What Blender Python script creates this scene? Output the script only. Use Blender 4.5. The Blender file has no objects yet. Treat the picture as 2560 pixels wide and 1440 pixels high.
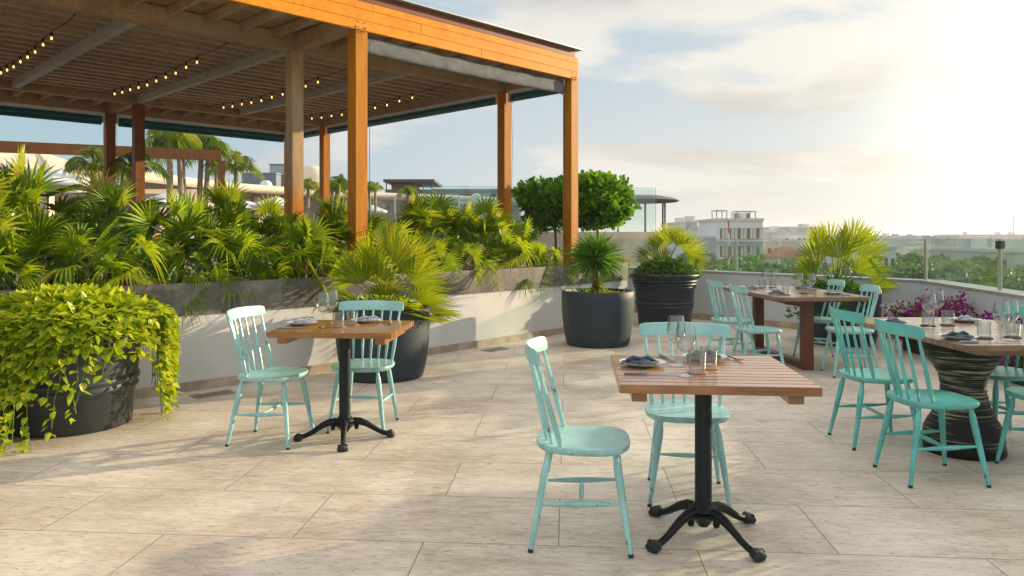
import bpy, bmesh, math, random
from mathutils import Vector, Matrix, Euler
R = random.Random(7)
C = bpy.context.scene.collection
rad = math.radians
PI = math.pi
F, EYE, HZ = 1895.0, 1.36, 592.0       # focal length in photo pixels, eye height, horizon row

def at(px, py, D):
    """world point seen at photo pixel (px, py) at distance D"""
    return Vector(((px - 1280) * D / F, D, EYE - (py - HZ) * D / F))

# ------------------------------------------------------------------ helpers
class MB:
    def __init__(s):
        s.v = []; s.f = []; s.t = []
    def add(s, vs, fs, tint=0.5):
        o = len(s.v)
        s.v += [tuple(p) for p in vs]
        s.f += [tuple(i + o for i in f) for f in fs]
        s.t += [tint] * len(fs)
        return s
    def box(s, c, size, rz=0, M=None, tint=0.5):
        x, y, z = [q / 2 for q in size]
        m = Matrix.Translation(c) @ (M if M else Matrix.Rotation(rz, 4, 'Z'))
        vs = [m @ Vector(p) for p in ((-x,-y,-z),(x,-y,-z),(x,y,-z),(-x,y,-z),(-x,-y,z),(x,-y,z),(x,y,z),(-x,y,z))]
        return s.add(vs, [(3,2,1,0),(4,5,6,7),(0,1,5,4),(1,2,6,5),(2,3,7,6),(3,0,4,7)], tint)
    def beam(s, p0, p1, w, h, tint=0.5):
        """box from p0 to p1, w wide (horizontal), h high, centred on the axis"""
        p0 = Vector(p0); p1 = Vector(p1); d = p1 - p0; L = d.length; d.normalize()
        up = Vector((0,0,1))
        if abs(d.z) > .99: up = Vector((0,1,0))
        sd = d.cross(up).normalized(); u = sd.cross(d)
        m = Matrix((d, sd, u)).transposed().to_4x4()
        return s.box((p0 + p1) / 2, (L, w, h), M=m, tint=tint)
    def tube(s, pts, rr, n=8, cap=True, tint=0.5):
        pts = [Vector(p) for p in pts]
        if not isinstance(rr, (list, tuple)): rr = [rr] * len(pts)
        vs = []; fs = []; ref = None
        for i, p in enumerate(pts):
            a = pts[max(i-1, 0)]; b = pts[min(i+1, len(pts)-1)]
            d = (b - a).normalized()
            if ref is None:
                ref = Vector((0,0,1)) if abs(d.z) < .9 else Vector((1,0,0))
            x = d.cross(ref).normalized(); y = x.cross(d).normalized(); ref = y
            for k in range(n):
                t = 2*PI*k/n
                vs.append(p + (x*math.cos(t) + y*math.sin(t)) * rr[i])
        for i in range(len(pts)-1):
            for k in range(n):
                k2 = (k+1) % n
                fs.append((i*n+k, i*n+k2, (i+1)*n+k2, (i+1)*n+k))
        if cap:
            fs.append(tuple(range(n))[::-1]); fs.append(tuple((len(pts)-1)*n + k for k in range(n)))
        return s.add(vs, fs, tint)
    def lathe(s, prof, n=40, c=(0,0,0), tint=0.5, wob=None):
        vs = []; fs = []
        for i, (r, z) in enumerate(prof):
            for k in range(n):
                t = 2*PI*k/n
                q = r * (1 + (wob(t, z) if wob else 0))
                vs.append((c[0] + q*math.cos(t), c[1] + q*math.sin(t), c[2] + z))
        for i in range(len(prof)-1):
            for k in range(n):
                k2 = (k+1) % n
                fs.append((i*n+k, i*n+k2, (i+1)*n+k2, (i+1)*n+k))
        if prof[0][0] > 1e-4: fs.append(tuple(range(n))[::-1])
        if prof[-1][0] > 1e-4: fs.append(tuple((len(prof)-1)*n + k for k in range(n)))
        return s.add(vs, fs, tint)
    def prism(s, poly, z0, z1, tint=0.5):
        n = len(poly)
        vs = [(x, y, z0) for x, y in poly] + [(x, y, z1) for x, y in poly]
        fs = [tuple(range(n))[::-1], tuple(range(n, 2*n))] + [(i, (i+1) % n, (i+1) % n + n, i + n) for i in range(n)]
        return s.add(vs, fs, tint)
    def blob(s, c, r, n=10, m=6, seed=0, amp=.12, tint=.5):
        vs = []; fs = []
        rr = random.Random(seed)
        for j in range(1, m):
            ph = PI*j/m
            for k in range(n):
                t = 2*PI*k/n; q = 1 + rr.uniform(-amp, amp)
                vs.append((c[0]+r[0]*q*math.sin(ph)*math.cos(t), c[1]+r[1]*q*math.sin(ph)*math.sin(t), c[2]+r[2]*q*math.cos(ph)))
        a = len(vs); vs.append((c[0], c[1], c[2]+r[2])); vs.append((c[0], c[1], c[2]-r[2]))
        for j in range(m-2):
            for k in range(n):
                k2 = (k+1) % n
                fs.append((j*n+k, (j+1)*n+k, (j+1)*n+k2, j*n+k2))
        for k in range(n):
            k2 = (k+1) % n
            fs.append((a, k, k2)); fs.append((a+1, (m-2)*n+k2, (m-2)*n+k))
        return s.add(vs, fs, tint)
    def build(s, name, mat, parent=None, bevel=0, sharp=38, world=False, smooth=True):
        me = bpy.data.meshes.new(name)
        vs = s.v
        if world and parent is not None:
            mi = parent.matrix_basis.inverted()
            vs = [tuple(mi @ Vector(p)) for p in vs]
        me.from_pydata(vs, [], s.f)
        ca = me.attributes.new('tint', 'FLOAT', 'FACE')
        ca.data.foreach_set('value', s.t)
        if bevel:
            bm = bmesh.new(); bm.from_mesh(me)
            ed = [e for e in bm.edges if len(e.link_faces) == 2 and e.calc_face_angle(0) > rad(50)]
            bmesh.ops.bevel(bm, geom=ed, offset=bevel, segments=2, affect='EDGES', clamp_overlap=True)
            bm.to_mesh(me); bm.free()
        me.materials.append(mat)
        if smooth:
            me.polygons.foreach_set('use_smooth', [True]*len(me.polygons))
            if sharp: me.set_sharp_from_angle(angle=rad(sharp))
        me.update()
        o = bpy.data.objects.new(name, me); C.objects.link(o)
        if parent is not None: o.parent = parent
        return o

def tag(o, label=None, cat=None, group=None, kind=None):
    if label: o['label'] = label
    if cat: o['category'] = cat
    if group: o['group'] = group
    if kind: o['kind'] = kind
    return o
def thing(name, label, cat, loc=(0,0,0), rz=0, group=None, scale=1):
    o = bpy.data.objects.new(name, None); C.objects.link(o)
    o.empty_display_size = .1
    o.location = loc; o.rotation_euler = (0,0,rz); o.scale = (scale,)*3
    tag(o, label, cat, group)
    o.matrix_basis = Matrix.LocRotScale(Vector(loc), Euler((0,0,rz)), Vector((scale,)*3))
    return o
def copy_tree(o, loc=None, rz=None, label=None, group=None, scale=None, parent=None):
    c = o.copy(); C.objects.link(c)
    if parent is not None: c.parent = parent
    if loc is not None: c.location = loc
    if rz is not None: c.rotation_euler = (c.rotation_euler[0], c.rotation_euler[1], rz)
    if scale is not None: c.scale = scale if isinstance(scale, tuple) else (scale,)*3
    if label: c['label'] = label
    if group: c['group'] = group
    for ch in list(KIDS.get(o.name, [])) or [k for k in o.children]:
        copy_tree(ch, parent=c)
    return c
KIDS = {}

# ------------------------------------------------------------------ materials
class N:
    def __init__(s, name):
        s.m = bpy.data.materials.new(name); s.m.use_nodes = True
        s.t = s.m.node_tree; s.t.nodes.clear()
        s.out = s.n('ShaderNodeOutputMaterial')
    def n(s, typ, **kw):
        a = s.t.nodes.new(typ)
        for k, v in kw.items():
            if k.startswith('i_'):
                key = k[2:]
                key = int(key) if key.isdigit() else key.replace('_', ' ')
                a.inputs[key].default_value = v
            else: setattr(a, k, v)
        return a
    def l(s, a, b): s.t.links.new(a, b)
    def pos(s, scale=(1,1,1), rot=(0,0,0), loc=(0,0,0), obj=False):
        if obj: src = s.n('ShaderNodeTexCoord').outputs['Object']
        else: src = s.n('ShaderNodeNewGeometry').outputs['Position']
        mp = s.n('ShaderNodeMapping'); s.l(src, mp.inputs[0])
        mp.inputs['Scale'].default_value = scale; mp.inputs['Rotation'].default_value = rot; mp.inputs['Location'].default_value = loc
        return mp.outputs[0]
    def noise(s, vec, scale=5, detail=4, rough=.55, dist=0):
        a = s.n('ShaderNodeTexNoise'); a.inputs['Scale'].default_value = scale; a.inputs['Detail'].default_value = detail
        a.inputs['Roughness'].default_value = rough; a.inputs['Distortion'].default_value = dist
        if vec is not None: s.l(vec, a.inputs['Vector'])
        return a.outputs['Fac']
    def ramp(s, fac, stops):
        a = s.n('ShaderNodeValToRGB'); s.l(fac, a.inputs[0]); e = a.color_ramp.elements
        while len(e) > 1: e.remove(e[-1])
        e[0].position = stops[0][0]; e[0].color = col(stops[0][1])
        for p, c in stops[1:]:
            q = e.new(p); q.color = col(c)
        return a.outputs[0]
    def mix(s, fac, a, b, mode='MIX'):
        q = s.n('ShaderNodeMix', data_type='RGBA', blend_type=mode)
        for val, idx in ((fac, 0), (a, 6), (b, 7)):
            if isinstance(val, (int, float)): q.inputs[idx].default_value = val
            elif isinstance(val, (tuple, list)): q.inputs[idx].default_value = col(val)
            else: s.l(val, q.inputs[idx])
        return q.outputs[2]
    def math(s, op, a, b=0.0, c=None):
        q = s.n('ShaderNodeMath', operation=op)
        for i, val in enumerate((a, b) if c is None else (a, b, c)):
            if isinstance(val, (int, float)): q.inputs[i].default_value = val
            else: s.l(val, q.inputs[i])
        return q.outputs[0]
    def bump(s, h, strength=.3, dist=.01, normal=None):
        b = s.n('ShaderNodeBump'); b.inputs['Strength'].default_value = strength; b.inputs['Distance'].default_value = dist
        s.l(h, b.inputs['Height'])
        if normal is not None: s.l(normal, b.inputs['Normal'])
        return b.outputs[0]
    def bsdf(s, color, rough=.5, normal=None, metal=0, spec=.5, **kw):
        p = s.n('ShaderNodeBsdfPrincipled')
        for key, val in (('Base Color', color), ('Roughness', rough), ('Metallic', metal), ('Specular IOR Level', spec)):
            if isinstance(val, (int, float)): p.inputs[key].default_value = val
            elif isinstance(val, (tuple, list)): p.inputs[key].default_value = col(val)
            else: s.l(val, p.inputs[key])
        for k, v in kw.items(): p.inputs[k.replace('_', ' ')].default_value = v
        if normal is not None: s.l(normal, p.inputs['Normal'])
        s.l(p.outputs[0], s.out.inputs[0])
        return p
def col(c):
    return (c, c, c, 1) if isinstance(c, (int, float)) else (tuple(c) + (1,))[:4]

def plain(name, c, rough=.5, var=.15, scale=6, bump=.15, metal=0, spec=.5, obj=True):
    q = N(name); p = q.pos(obj=obj)
    f = q.noise(p, scale, 5)
    c2 = tuple(x*(1-var) for x in c); c3 = tuple(min(1, x*(1+var)) for x in c)
    colr = q.ramp(f, [(.3, c2), (.7, c3)])
    f2 = q.noise(p, scale*9, 3)
    q.bsdf(colr, rough, q.bump(f2, bump, .004) if bump else None, metal, spec)
    return q.m

def m_travertine(name, tiles=True):
    q = N(name)
    base = q.pos(rot=(0,0,rad(4.2)), loc=(.64+24, -3.34+24, 0))
    br = q.n('ShaderNodeTexBrick', offset=.5, offset_frequency=2, squash=1)
    q.l(base, br.inputs['Vector'])
    for k, v in (('Scale', 1), ('Mortar Size', .003), ('Mortar Smooth', .3), ('Bias', 0), ('Brick Width', 1.2), ('Row Height', .6)):
        br.inputs[k].default_value = v
    br.inputs['Color1'].default_value = (0,0,0,1); br.inputs['Color2'].default_value = (1,1,1,1); br.inputs['Mortar'].default_value = (.5,.5,.5,1)
    tone = br.outputs['Color']
    # shift the veins tile by tile
    off = q.n('ShaderNodeVectorMath', operation='SCALE'); q.l(tone, off.inputs[0]); off.inputs['Scale'].default_value = 23.0
    ad = q.n('ShaderNodeVectorMath', operation='ADD'); q.l(base, ad.inputs[0]); q.l(off.outputs[0], ad.inputs[1])
    mp = q.n('ShaderNodeMapping'); q.l(ad.outputs[0], mp.inputs[0]); mp.inputs['Scale'].default_value = (1.3, 4.4, 1)
    v1 = q.noise(mp.outputs[0], 1.6, 9, .68, 1.1)
    mp2 = q.n('ShaderNodeMapping'); q.l(ad.outputs[0], mp2.inputs[0]); mp2.inputs['Scale'].default_value = (4.5, 22, 1)
    v2 = q.noise(mp2.outputs[0], 2.2, 7, .72, .7)
    v3 = q.noise(base, 1.1, 5, .6)
    c = q.ramp(v1, [(.30, (.27,.20,.14)), (.42, (.45,.36,.275)), (.50, (.62,.525,.42)), (.62, (.80,.72,.61))])
    c = q.mix(.55, c, q.ramp(v2, [(.36, (.17,.12,.085)), (.45, (.47,.38,.30)), (.55, (.66,.57,.475)), (.66, (.80,.73,.63))]))
    c = q.mix(q.math('MULTIPLY', tone, .38), c, (.72,.64,.55))
    c = q.mix(.34, c, q.ramp(v3, [(.40, (.34,.27,.205)), (.60, (.80,.73,.63))]), 'MIX')
    # open pores
    mp3 = q.n('ShaderNodeMapping'); q.l(ad.outputs[0], mp3.inputs[0]); mp3.inputs['Scale'].default_value = (9, 42, 1)
    v4 = q.noise(mp3.outputs[0], 2.0, 3, .6, .2)
    pore = q.ramp(v4, [(.63, 0.0), (.67, 1.0)])
    c = q.mix(q.math('MULTIPLY', pore, .5), c, (.20,.15,.11))
    c = q.mix(q.math('MULTIPLY', br.outputs['Fac'], .75), c, (.155,.125,.10))
    h = q.math('SUBTRACT', q.math('MULTIPLY', v2, .5), q.math('ADD', q.math('MULTIPLY', pore, .6), br.outputs['Fac']))
    rg = q.n('ShaderNodeMapRange'); q.l(v3, rg.inputs[0]); rg.inputs['To Min'].default_value = .34; rg.inputs['To Max'].default_value = .58
    q.bsdf(c, rg.outputs[0], q.bump(h, .85, .004), spec=.45)
    return q.m

def m_wood(name, dark, mid, light, rough=.4, grain=(1,1,1), scale=1, coat=0, weather=None, bump=.25, foot=None):
    q = N(name); p = q.pos(obj=True, scale=grain)
    a = q.noise(p, 6*scale, 7, .6, .8)
    b = q.noise(p, 30*scale, 4, .6, .2)
    c = q.ramp(a, [(.3, dark), (.5, mid), (.72, light)])
    c = q.mix(.35, c, q.ramp(b, [(.35, dark), (.65, light)]))
    at_ = q.n('ShaderNodeAttribute', attribute_name='tint')
    c = q.mix(q.math('MULTIPLY', at_.outputs['Fac'], .45), c, tuple(x*.62 for x in dark))
    if weather:
        w = q.ramp(q.noise(q.pos(obj=True, scale=(.6,.6,.25)), 3, 4, .6), [(.45, 0.0), (.62, 1.0)])
        c = q.mix(q.math('MULTIPLY', w, .6), c, weather)
    if foot:
        sz = q.n('ShaderNodeSeparateXYZ'); q.l(q.pos(obj=True), sz.inputs[0])
        w = q.ramp(q.math('ADD', q.math('MULTIPLY', sz.outputs['Z'], .25), q.math('MULTIPLY', q.noise(q.pos(obj=True, scale=(14,14,1.2)), 1, 3), .25)), [(.59, 1.0), (.63, 0.0)])
        c = q.mix(w, c, q.mix(a, (.45,.15,.01), (.75,.30,.03)))
    pr = q.bsdf(c, rough, q.bump(b, bump, .002), spec=.25 if rough > .5 else .5)
    pr.inputs['Coat Weight'].default_value = coat; pr.inputs['Coat Roughness'].default_value = .12
    return q.m

def m_leaf(name, lo, hi, trans, rough=.38, mixf=.42, tip=None, brown=False):
    q = N(name)
    at_ = q.n('ShaderNodeAttribute', attribute_name='tint')
    oi = q.n('ShaderNodeObjectInfo')
    f = q.math('ADD', q.math('MULTIPLY', at_.outputs['Fac'], .8), q.math('MULTIPLY', oi.outputs['Random'], .2))
    n = q.noise(q.pos(obj=True), 14, 3)
    f = q.math('ADD', f, q.math('MULTIPLY', q.math('SUBTRACT', n, .5), .5))
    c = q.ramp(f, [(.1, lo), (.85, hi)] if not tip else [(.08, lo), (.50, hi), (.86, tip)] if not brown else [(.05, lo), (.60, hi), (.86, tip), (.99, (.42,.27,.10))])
    p = q.n('ShaderNodeBsdfPrincipled'); q.l(c, p.inputs['Base Color']); p.inputs['Roughness'].default_value = rough; p.inputs['Specular IOR Level'].default_value = .4
    tr = q.n('ShaderNodeBsdfTranslucent'); q.l(q.mix(.5, c, trans, 'MIX'), tr.inputs[0])
    mx = q.n('ShaderNodeMixShader'); mx.inputs[0].default_value = mixf
    q.l(p.outputs[0], mx.inputs[1]); q.l(tr.outputs[0], mx.inputs[2]); q.l(mx.outputs[0], q.out.inputs[0])
    return q.m

def m_glass(name, tint=(1,1,1), rough=0.0, ior=1.45, base=.0, film=None, pw=2.6):
    """thin clear glass: what is behind shows through, the sky glints off it"""
    q = N(name)
    lw = q.n('ShaderNodeLayerWeight'); lw.inputs[0].default_value = .5
    fr5 = q.math('POWER', lw.outputs['Facing'], pw); frs = q.math('ADD', q.math('MULTIPLY', fr5, .9), .045)
    tr = q.n('ShaderNodeBsdfTransparent'); tr.inputs[0].default_value = col(tint)
    gl = q.n('ShaderNodeBsdfGlossy'); gl.inputs['Roughness'].default_value = rough
    mx = q.n('ShaderNodeMixShader'); q.l(q.math('ADD', frs, base), mx.inputs[0])
    q.l(tr.outputs[0], mx.inputs[1]); q.l(gl.outputs[0], mx.inputs[2])
    last = mx.outputs[0]
    if film:
        df = q.n('ShaderNodeBsdfDiffuse'); df.inputs[0].default_value = col(film[1])
        m2 = q.n('ShaderNodeMixShader')
        nn = q.noise(q.pos(scale=(1,1,.35)), 3, 5)
        q.l(q.math('MULTIPLY', nn, film[0]*2), m2.inputs[0])
        q.l(last, m2.inputs[1]); q.l(df.outputs[0], m2.inputs[2]); last = m2.outputs[0]
    q.l(last, q.out.inputs[0])
    return q.m

def m_paint_chair(name, c):
    q = N(name); p = q.pos(obj=True)
    n = q.noise(p, 5, 4)
    colr = q.ramp(n, [(.3, tuple(x*.78 for x in c)), (.7, tuple(min(1, x*1.2) for x in c))])
    ch = q.noise(q.pos(obj=True, scale=(1,1,.35)), 70, 3, .6)
    big = q.noise(p, 6, 2)
    chip = q.ramp(q.math('ADD', ch, q.math('MULTIPLY', q.math('SUBTRACT', big, .5), .35)), [(.655, 0.0), (.69, 1.0)])
    colr = q.mix(q.math('MULTIPLY', chip, .8), colr, (.10,.11,.09))
    geo = q.n('ShaderNodeNewGeometry'); pt = q.ramp(geo.outputs['Pointiness'], [(.53, 0.0), (.60, 1.0)])
    ed = q.math('MULTIPLY', pt, q.ramp(q.noise(p, 22, 4, .65), [(.45, 0.0), (.60, 1.0)]))
    colr = q.mix(q.math('MULTIPLY', ed, .75), colr, (.16,.17,.14))
    rg = q.math('ADD', .24, q.math('MULTIPLY', n, .16))
    q.bsdf(colr, rg, q.bump(q.noise(q.pos(obj=True, scale=(1,1,.3)), 40, 3), .10, .002), spec=.6)
    return q.m

def m_marble(name):
    q = N(name); p = q.pos()
    n1 = q.noise(p, 1.7, 8, .62, 1.2); n2 = q.noise(p, 9, 6, .7, .6)
    c = q.ramp(n1, [(.3, (.050,.047,.045)), (.46, (.115,.10,.09)), (.60, (.22,.19,.16)), (.76, (.34,.29,.24))])
    c = q.mix(.3, c, q.ramp(n2, [(.4, (.05,.047,.045)), (.7, (.20,.18,.16))]))
    vo = q.n('ShaderNodeTexVoronoi', feature='DISTANCE_TO_EDGE'); vo.inputs['Scale'].default_value = 1.9
    wv = q.n('ShaderNodeVectorMath', operation='ADD'); q.l(p, wv.inputs[0])
    nz = q.n('ShaderNodeTexNoise'); nz.inputs['Scale'].default_value = 2.5; nz.inputs['Detail'].default_value = 5; q.l(p, nz.inputs['Vector']); q.l(nz.outputs['Color'], wv.inputs[1])
    q.l(wv.outputs[0], vo.inputs['Vector'])
    vein = q.ramp(vo.outputs['Distance'], [(0, 1.0), (.018, 0.0)])
    c = q.mix(q.math('MULTIPLY', vein, .35), c, (.42,.40,.37))
    q.bsdf(c, .42, q.bump(n2, .15, .003), spec=.45)
    return q.m

def m_ridged(name):
    q = N(name); p = q.pos(obj=True, scale=(1,1,60))
    n = q.noise(p, 2.6, 5, .62, .15); n2 = q.noise(q.pos(obj=True, scale=(1,1,2.5)), 2.6, 3)
    f = q.math('ADD', n, q.math('MULTIPLY', q.math('SUBTRACT', n2, .5), .55))
    c = q.ramp(f, [(.53, (.006,.007,.008)), (.585, (.13,.135,.08)), (.67, (.52,.52,.34))])
    q.bsdf(c, .45, q.bump(n, .9, .008), spec=.4)
    return q.m

MAT = {}
def setup_materials():
    M = MAT
    M['floor'] = m_travertine('travertine tiles')
    M['skirt'] = plain('travertine skirting', (.42,.33,.25), .5, .3, 5, .3, obj=False)
    M['white_wall'] = plain('white render', (.62,.605,.59), .85, .09, 1.6, .15, obj=False)
    M['parapet'] = plain('pale grey render', (.56,.58,.62), .8, .05, 3, .12, obj=False)
    M['cap'] = m_marble('dark marble')
    M['coping'] = plain('grey stone coping', (.33,.34,.35), .55, .12, 4, .1, obj=False)
    M['trav_wall'] = plain('travertine wall', (.58,.49,.41), .7, .14, 2, .2, obj=False)
    M['soil'] = plain('dark soil', (.020,.015,.011), .95, .5, 25, .8)
    M['deck'] = plain('grey timber deck', (.20,.17,.15), .7, .2, 4, .3, obj=False)
    M['orange_wood'] = m_wood('varnished orange timber', (.38,.115,.003), (.58,.205,.004), (.72,.285,.007), .55, (1,1,.12), 1, coat=.05)
    M['fascia'] = m_wood('varnished fascia boards', (.66,.21,.002), (.84,.305,.003), (.90,.38,.007), .55, (.15,1,1), 1, coat=.05)
    M['fascia_red'] = m_wood('rust red board', (.19,.045,.018), (.25,.06,.022), (.31,.08,.03), .5, (.12,1,1))
    M['soffit'] = m_wood('weathered soffit timber', (.32,.20,.11), (.52,.35,.205), (.66,.48,.30), .7, (1,1,1), .6, weather=(.42,.33,.24))
    M['joist'] = m_wood('dark joist timber', (.40,.27,.18), (.60,.43,.31), (.72,.56,.43), .7, (.1,1,1), .8)
    M['cross'] = m_wood('weathered grey beam', (.40,.38,.35), (.56,.54,.50), (.68,.66,.62), .65, (.2,1,1), .8)
    M['post_weather'] = m_wood('sun bleached post', (.40,.22,.10), (.60,.38,.20), (.70,.50,.32), .6, (1,1,.12), 1, weather=(.74,.58,.40), foot=True)
    M['brown_wood'] = m_wood('brown stained timber', (.20,.075,.022), (.30,.115,.035), (.38,.16,.055), .55, (1,1,.3))
    M['metal_edge'] = plain('grey metal flashing', (.45,.50,.52), .4, .08, 4, 0, .6)
    M['screen_tube'] = plain('dark green vinyl roll', (.006,.12,.155), .2, .2, 4, .05)
    M['tube_top'] = plain('pale aluminium track', (.80,.84,.86), .35, .05, 4, 0, .4)
    M['grey_cloth'] = plain('grey awning cloth', (.15,.155,.16), .8, .2, 12, .5)
    M['white_metal'] = plain('white bracket', (.75,.72,.66), .4, .05, 4, 0)
    M['black_rubber'] = plain('black rubber', (.012,.012,.012), .6, .2, 10, 0)
    M['wire'] = plain('black wire', (.01,.01,.01), .6, .1, 10, 0)
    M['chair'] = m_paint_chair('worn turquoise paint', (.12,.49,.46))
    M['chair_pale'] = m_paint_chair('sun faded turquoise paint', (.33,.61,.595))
    M['chair_foot'] = plain('dark rubber tip', (.015,.03,.035), .6, .1, 10, 0)
    M['iron'] = plain('black cast iron', (.003,.005,.006), .38, .4, 14, .6, .0, .32)
    M['iron_foot'] = plain('worn cast iron', (.013,.016,.018), .42, .7, 30, .9)
    M['column'] = plain('dark green black powder coat', (.004,.012,.014), .42, .15, 9, .25, 0, .35)
    M['table_wood'] = m_wood('varnished teak slats', (.22,.085,.030), (.37,.16,.062), (.52,.27,.125), .26, (.16,1,1), 1.2, coat=.5)
    M['table_orange'] = m_wood('oiled orange teak', (.25,.09,.016), (.40,.17,.034), (.54,.27,.065), .28, (.16,1,1), 1.2, coat=.5)
    M['table_brown'] = m_wood('oiled brown teak', (.18,.085,.045), (.30,.16,.085), (.42,.25,.15), .3, (1,.16,1), 1.2, coat=.5)
    M['leg_wood'] = m_wood('red brown leg timber', (.10,.028,.014), (.17,.050,.024), (.24,.075,.035), .4, (1,1,.15))
    M['ridged'] = m_ridged('carved black and gold')
    M['pot'] = plain('matt charcoal pot', (.022,.035,.048), .6, .12, 5, .12)
    M['pot2'] = plain('slate blue ribbed pot', (.012,.020,.034), .42, .2, 5, .12)
    M['pot3'] = plain('grey ribbed pot', (.034,.044,.050), .5, .15, 5, .12)
    M['navy'] = plain('navy pot', (.012,.026,.052), .42, .15, 5, .08)
    M['trough'] = plain('black plum trough', (.012,.010,.020), .4, .2, 5, .08)
    M['china'] = plain('grey white china', (.56,.57,.58), .18, .05, 8, 0)
    M['napkin'] = plain('slate blue linen', (.060,.085,.125), .85, .25, 20, .5)
    M['napkin_pale'] = plain('pale grey linen', (.34,.37,.43), .85, .2, 20, .4)
    M['steel'] = plain('polished cutlery steel', (.55,.54,.53), .16, .1, 30, 0, 1)
    M['dark_handle'] = plain('dark steel handle', (.10,.085,.08), .3, .1, 30, 0, .8)
    M['coaster'] = plain('tan coaster', (.38,.23,.13), .7, .1, 30, .1)
    M['coaster_dark'] = plain('brown coaster', (.10,.06,.045), .6, .1, 30, .1)
    M['glass'] = m_glass('clear drinking glass', (.93,.945,.95), base=.055, pw=2.2)
    M['glass_rail'] = m_glass('balustrade glass', (.88,.95,.93), base=.01, pw=5.0, film=(.03, (.72,.85,.82)))
    M['glass_edge'] = m_glass('glass edge', (.55,.80,.74), base=.15)
    M['rail_post'] = plain('stainless post', (.62,.60,.55), .28, .05, 10, 0, .85)
    M['dark_clamp'] = plain('dark clamp', (.07,.07,.075), .4, .05, 10, 0, .7)
    M['palm'] = m_leaf('fan palm leaf', (.012,.060,.004), (.15,.31,.007), (.62,.68,.014), .33, .5, (.50,.60,.014), True)
    M['palm_bright'] = m_leaf('bright fan palm leaf', (.025,.095,.005), (.18,.32,.007), (.60,.58,.010), .4, .5, (.60,.54,.010), True)
    M['palm_dark'] = m_leaf('potted palm leaf', (.018,.070,.010), (.070,.19,.018), (.18,.38,.02), .36, .38, (.17,.30,.03))
    M['pothos'] = m_leaf('pothos leaf', (.030,.115,.005), (.32,.46,.008), (.78,.82,.02), .34, .42, (.66,.66,.06))
    M['clusia'] = m_leaf('round glossy leaf', (.010,.050,.007), (.060,.22,.012), (.24,.52,.012), .26, .38, (.26,.44,.012))
    M['ground_leaf'] = m_leaf('ground cover leaf', (.018,.070,.008), (.07,.20,.012), (.22,.42,.015), .35, .38)
    M['gold_shrub'] = m_leaf('golden shrub leaf', (.07,.14,.010), (.36,.36,.012), (.60,.55,.02), .5, .45)
    M['tree'] = m_leaf('park tree leaf', (.035,.085,.025), (.11,.22,.045), (.20,.34,.05), .55, .35)
    M['feather'] = m_leaf('feather palm leaf', (.030,.095,.012), (.16,.29,.020), (.42,.52,.03), .42, .5, (.46,.42,.03))
    M['flower'] = m_leaf('magenta bract', (.13,.003,.09), (.36,.008,.24), (.55,.02,.38), .6, .45)
    M['flower_pale'] = m_leaf('pale pink bract', (.55,.42,.45), (.75,.68,.68), (.8,.75,.75), .6, .4)
    M['stem'] = plain('plant stem', (.16,.10,.045), .8, .3, 20, .5)
    M['stem_green'] = plain('green stalk', (.14,.20,.03), .6, .3, 20, .2)
    M['trunk'] = plain('grey brown trunk', (.22,.17,.12), .85, .3, 12, .7)
    M['palm_trunk'] = plain('pale palm trunk', (.30,.25,.18), .8, .25, 10, .5)
    M['cream'] = plain('cream shell roof', (.66,.57,.45), .8, .06, .3, .05, obj=False)
    M['beige_wall'] = plain('beige wall', (.34,.29,.24), .85, .1, .3, .05, obj=False)
    M['shade_glass'] = plain('dark window glass', (.05,.065,.075), .12, .2, .5, 0, spec=.6, obj=False)
    M['grey_box'] = plain('grey cladding', (.20,.24,.28), .7, .1, .4, .05, obj=False)
    M['grey_box2'] = plain('pale grey cladding', (.34,.38,.42), .7, .1, .4, .05, obj=False)
    M['dark_roof'] = plain('dark roof slab', (.05,.055,.06), .5, .15, .5, .05, obj=False)
    M['white_cloth'] = plain('white canvas', (.72,.73,.76), .8, .04, 3, .1)
    M['bwhite'] = plain('white city wall', (.66,.66,.68), .8, .06, .1, 0, obj=False)
    M['bcream'] = plain('cream city wall', (.56,.52,.47), .8, .06, .1, 0, obj=False)
    M['bgrey'] = plain('grey city wall', (.40,.42,.44), .8, .08, .1, 0, obj=False)
    M['terracotta'] = plain('terracotta roof', (.32,.12,.065), .85, .25, .8, .2, obj=False)
    M['thatch'] = plain('grey thatch', (.14,.125,.105), .95, .3, 6, .8, obj=False)
    M['window'] = plain('city window', (.06,.075,.085), .2, .2, .6, 0, obj=False)
    M['red_white'] = plain('red mast', (.50,.08,.06), .6, .05, 1, 0)
    M['city_ground'] = plain('city ground', (.13,.14,.09), .95, .45, .02, 0, obj=False)
    M['sea'] = plain('sea', (.12,.20,.24), .25, .1, .01, 0, obj=False)
    M['grille'] = plain('steel drain grille', (.34,.31,.27), .5, .15, 10, 0, .1)
    M['orange_chair'] = m_wood('orange lounge timber', (.40,.12,.02), (.55,.18,.03), (.65,.25,.05), .4, (1,1,1))
    q = N('haze air'); pv = q.n('ShaderNodeVolumePrincipled'); pv.inputs['Color'].default_value = (.93,.95,1,1); pv.inputs['Density'].default_value = .0006; pv.inputs['Anisotropy'].default_value = .35; q.l(pv.outputs[0], q.out.inputs['Volume']); M['haze'] = q.m
    q = N('lit bulb'); e = q.n('ShaderNodeEmission'); e.inputs[0].default_value = (1,.62,.22,1); e.inputs[1].default_value = 2.6; q.l(e.outputs[0], q.out.inputs[0]); M['bulb'] = q.m
    M['bulb_glass'] = m_glass('amber bulb glass', (1,.88,.62), base=.05)
setup_materials()

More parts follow.
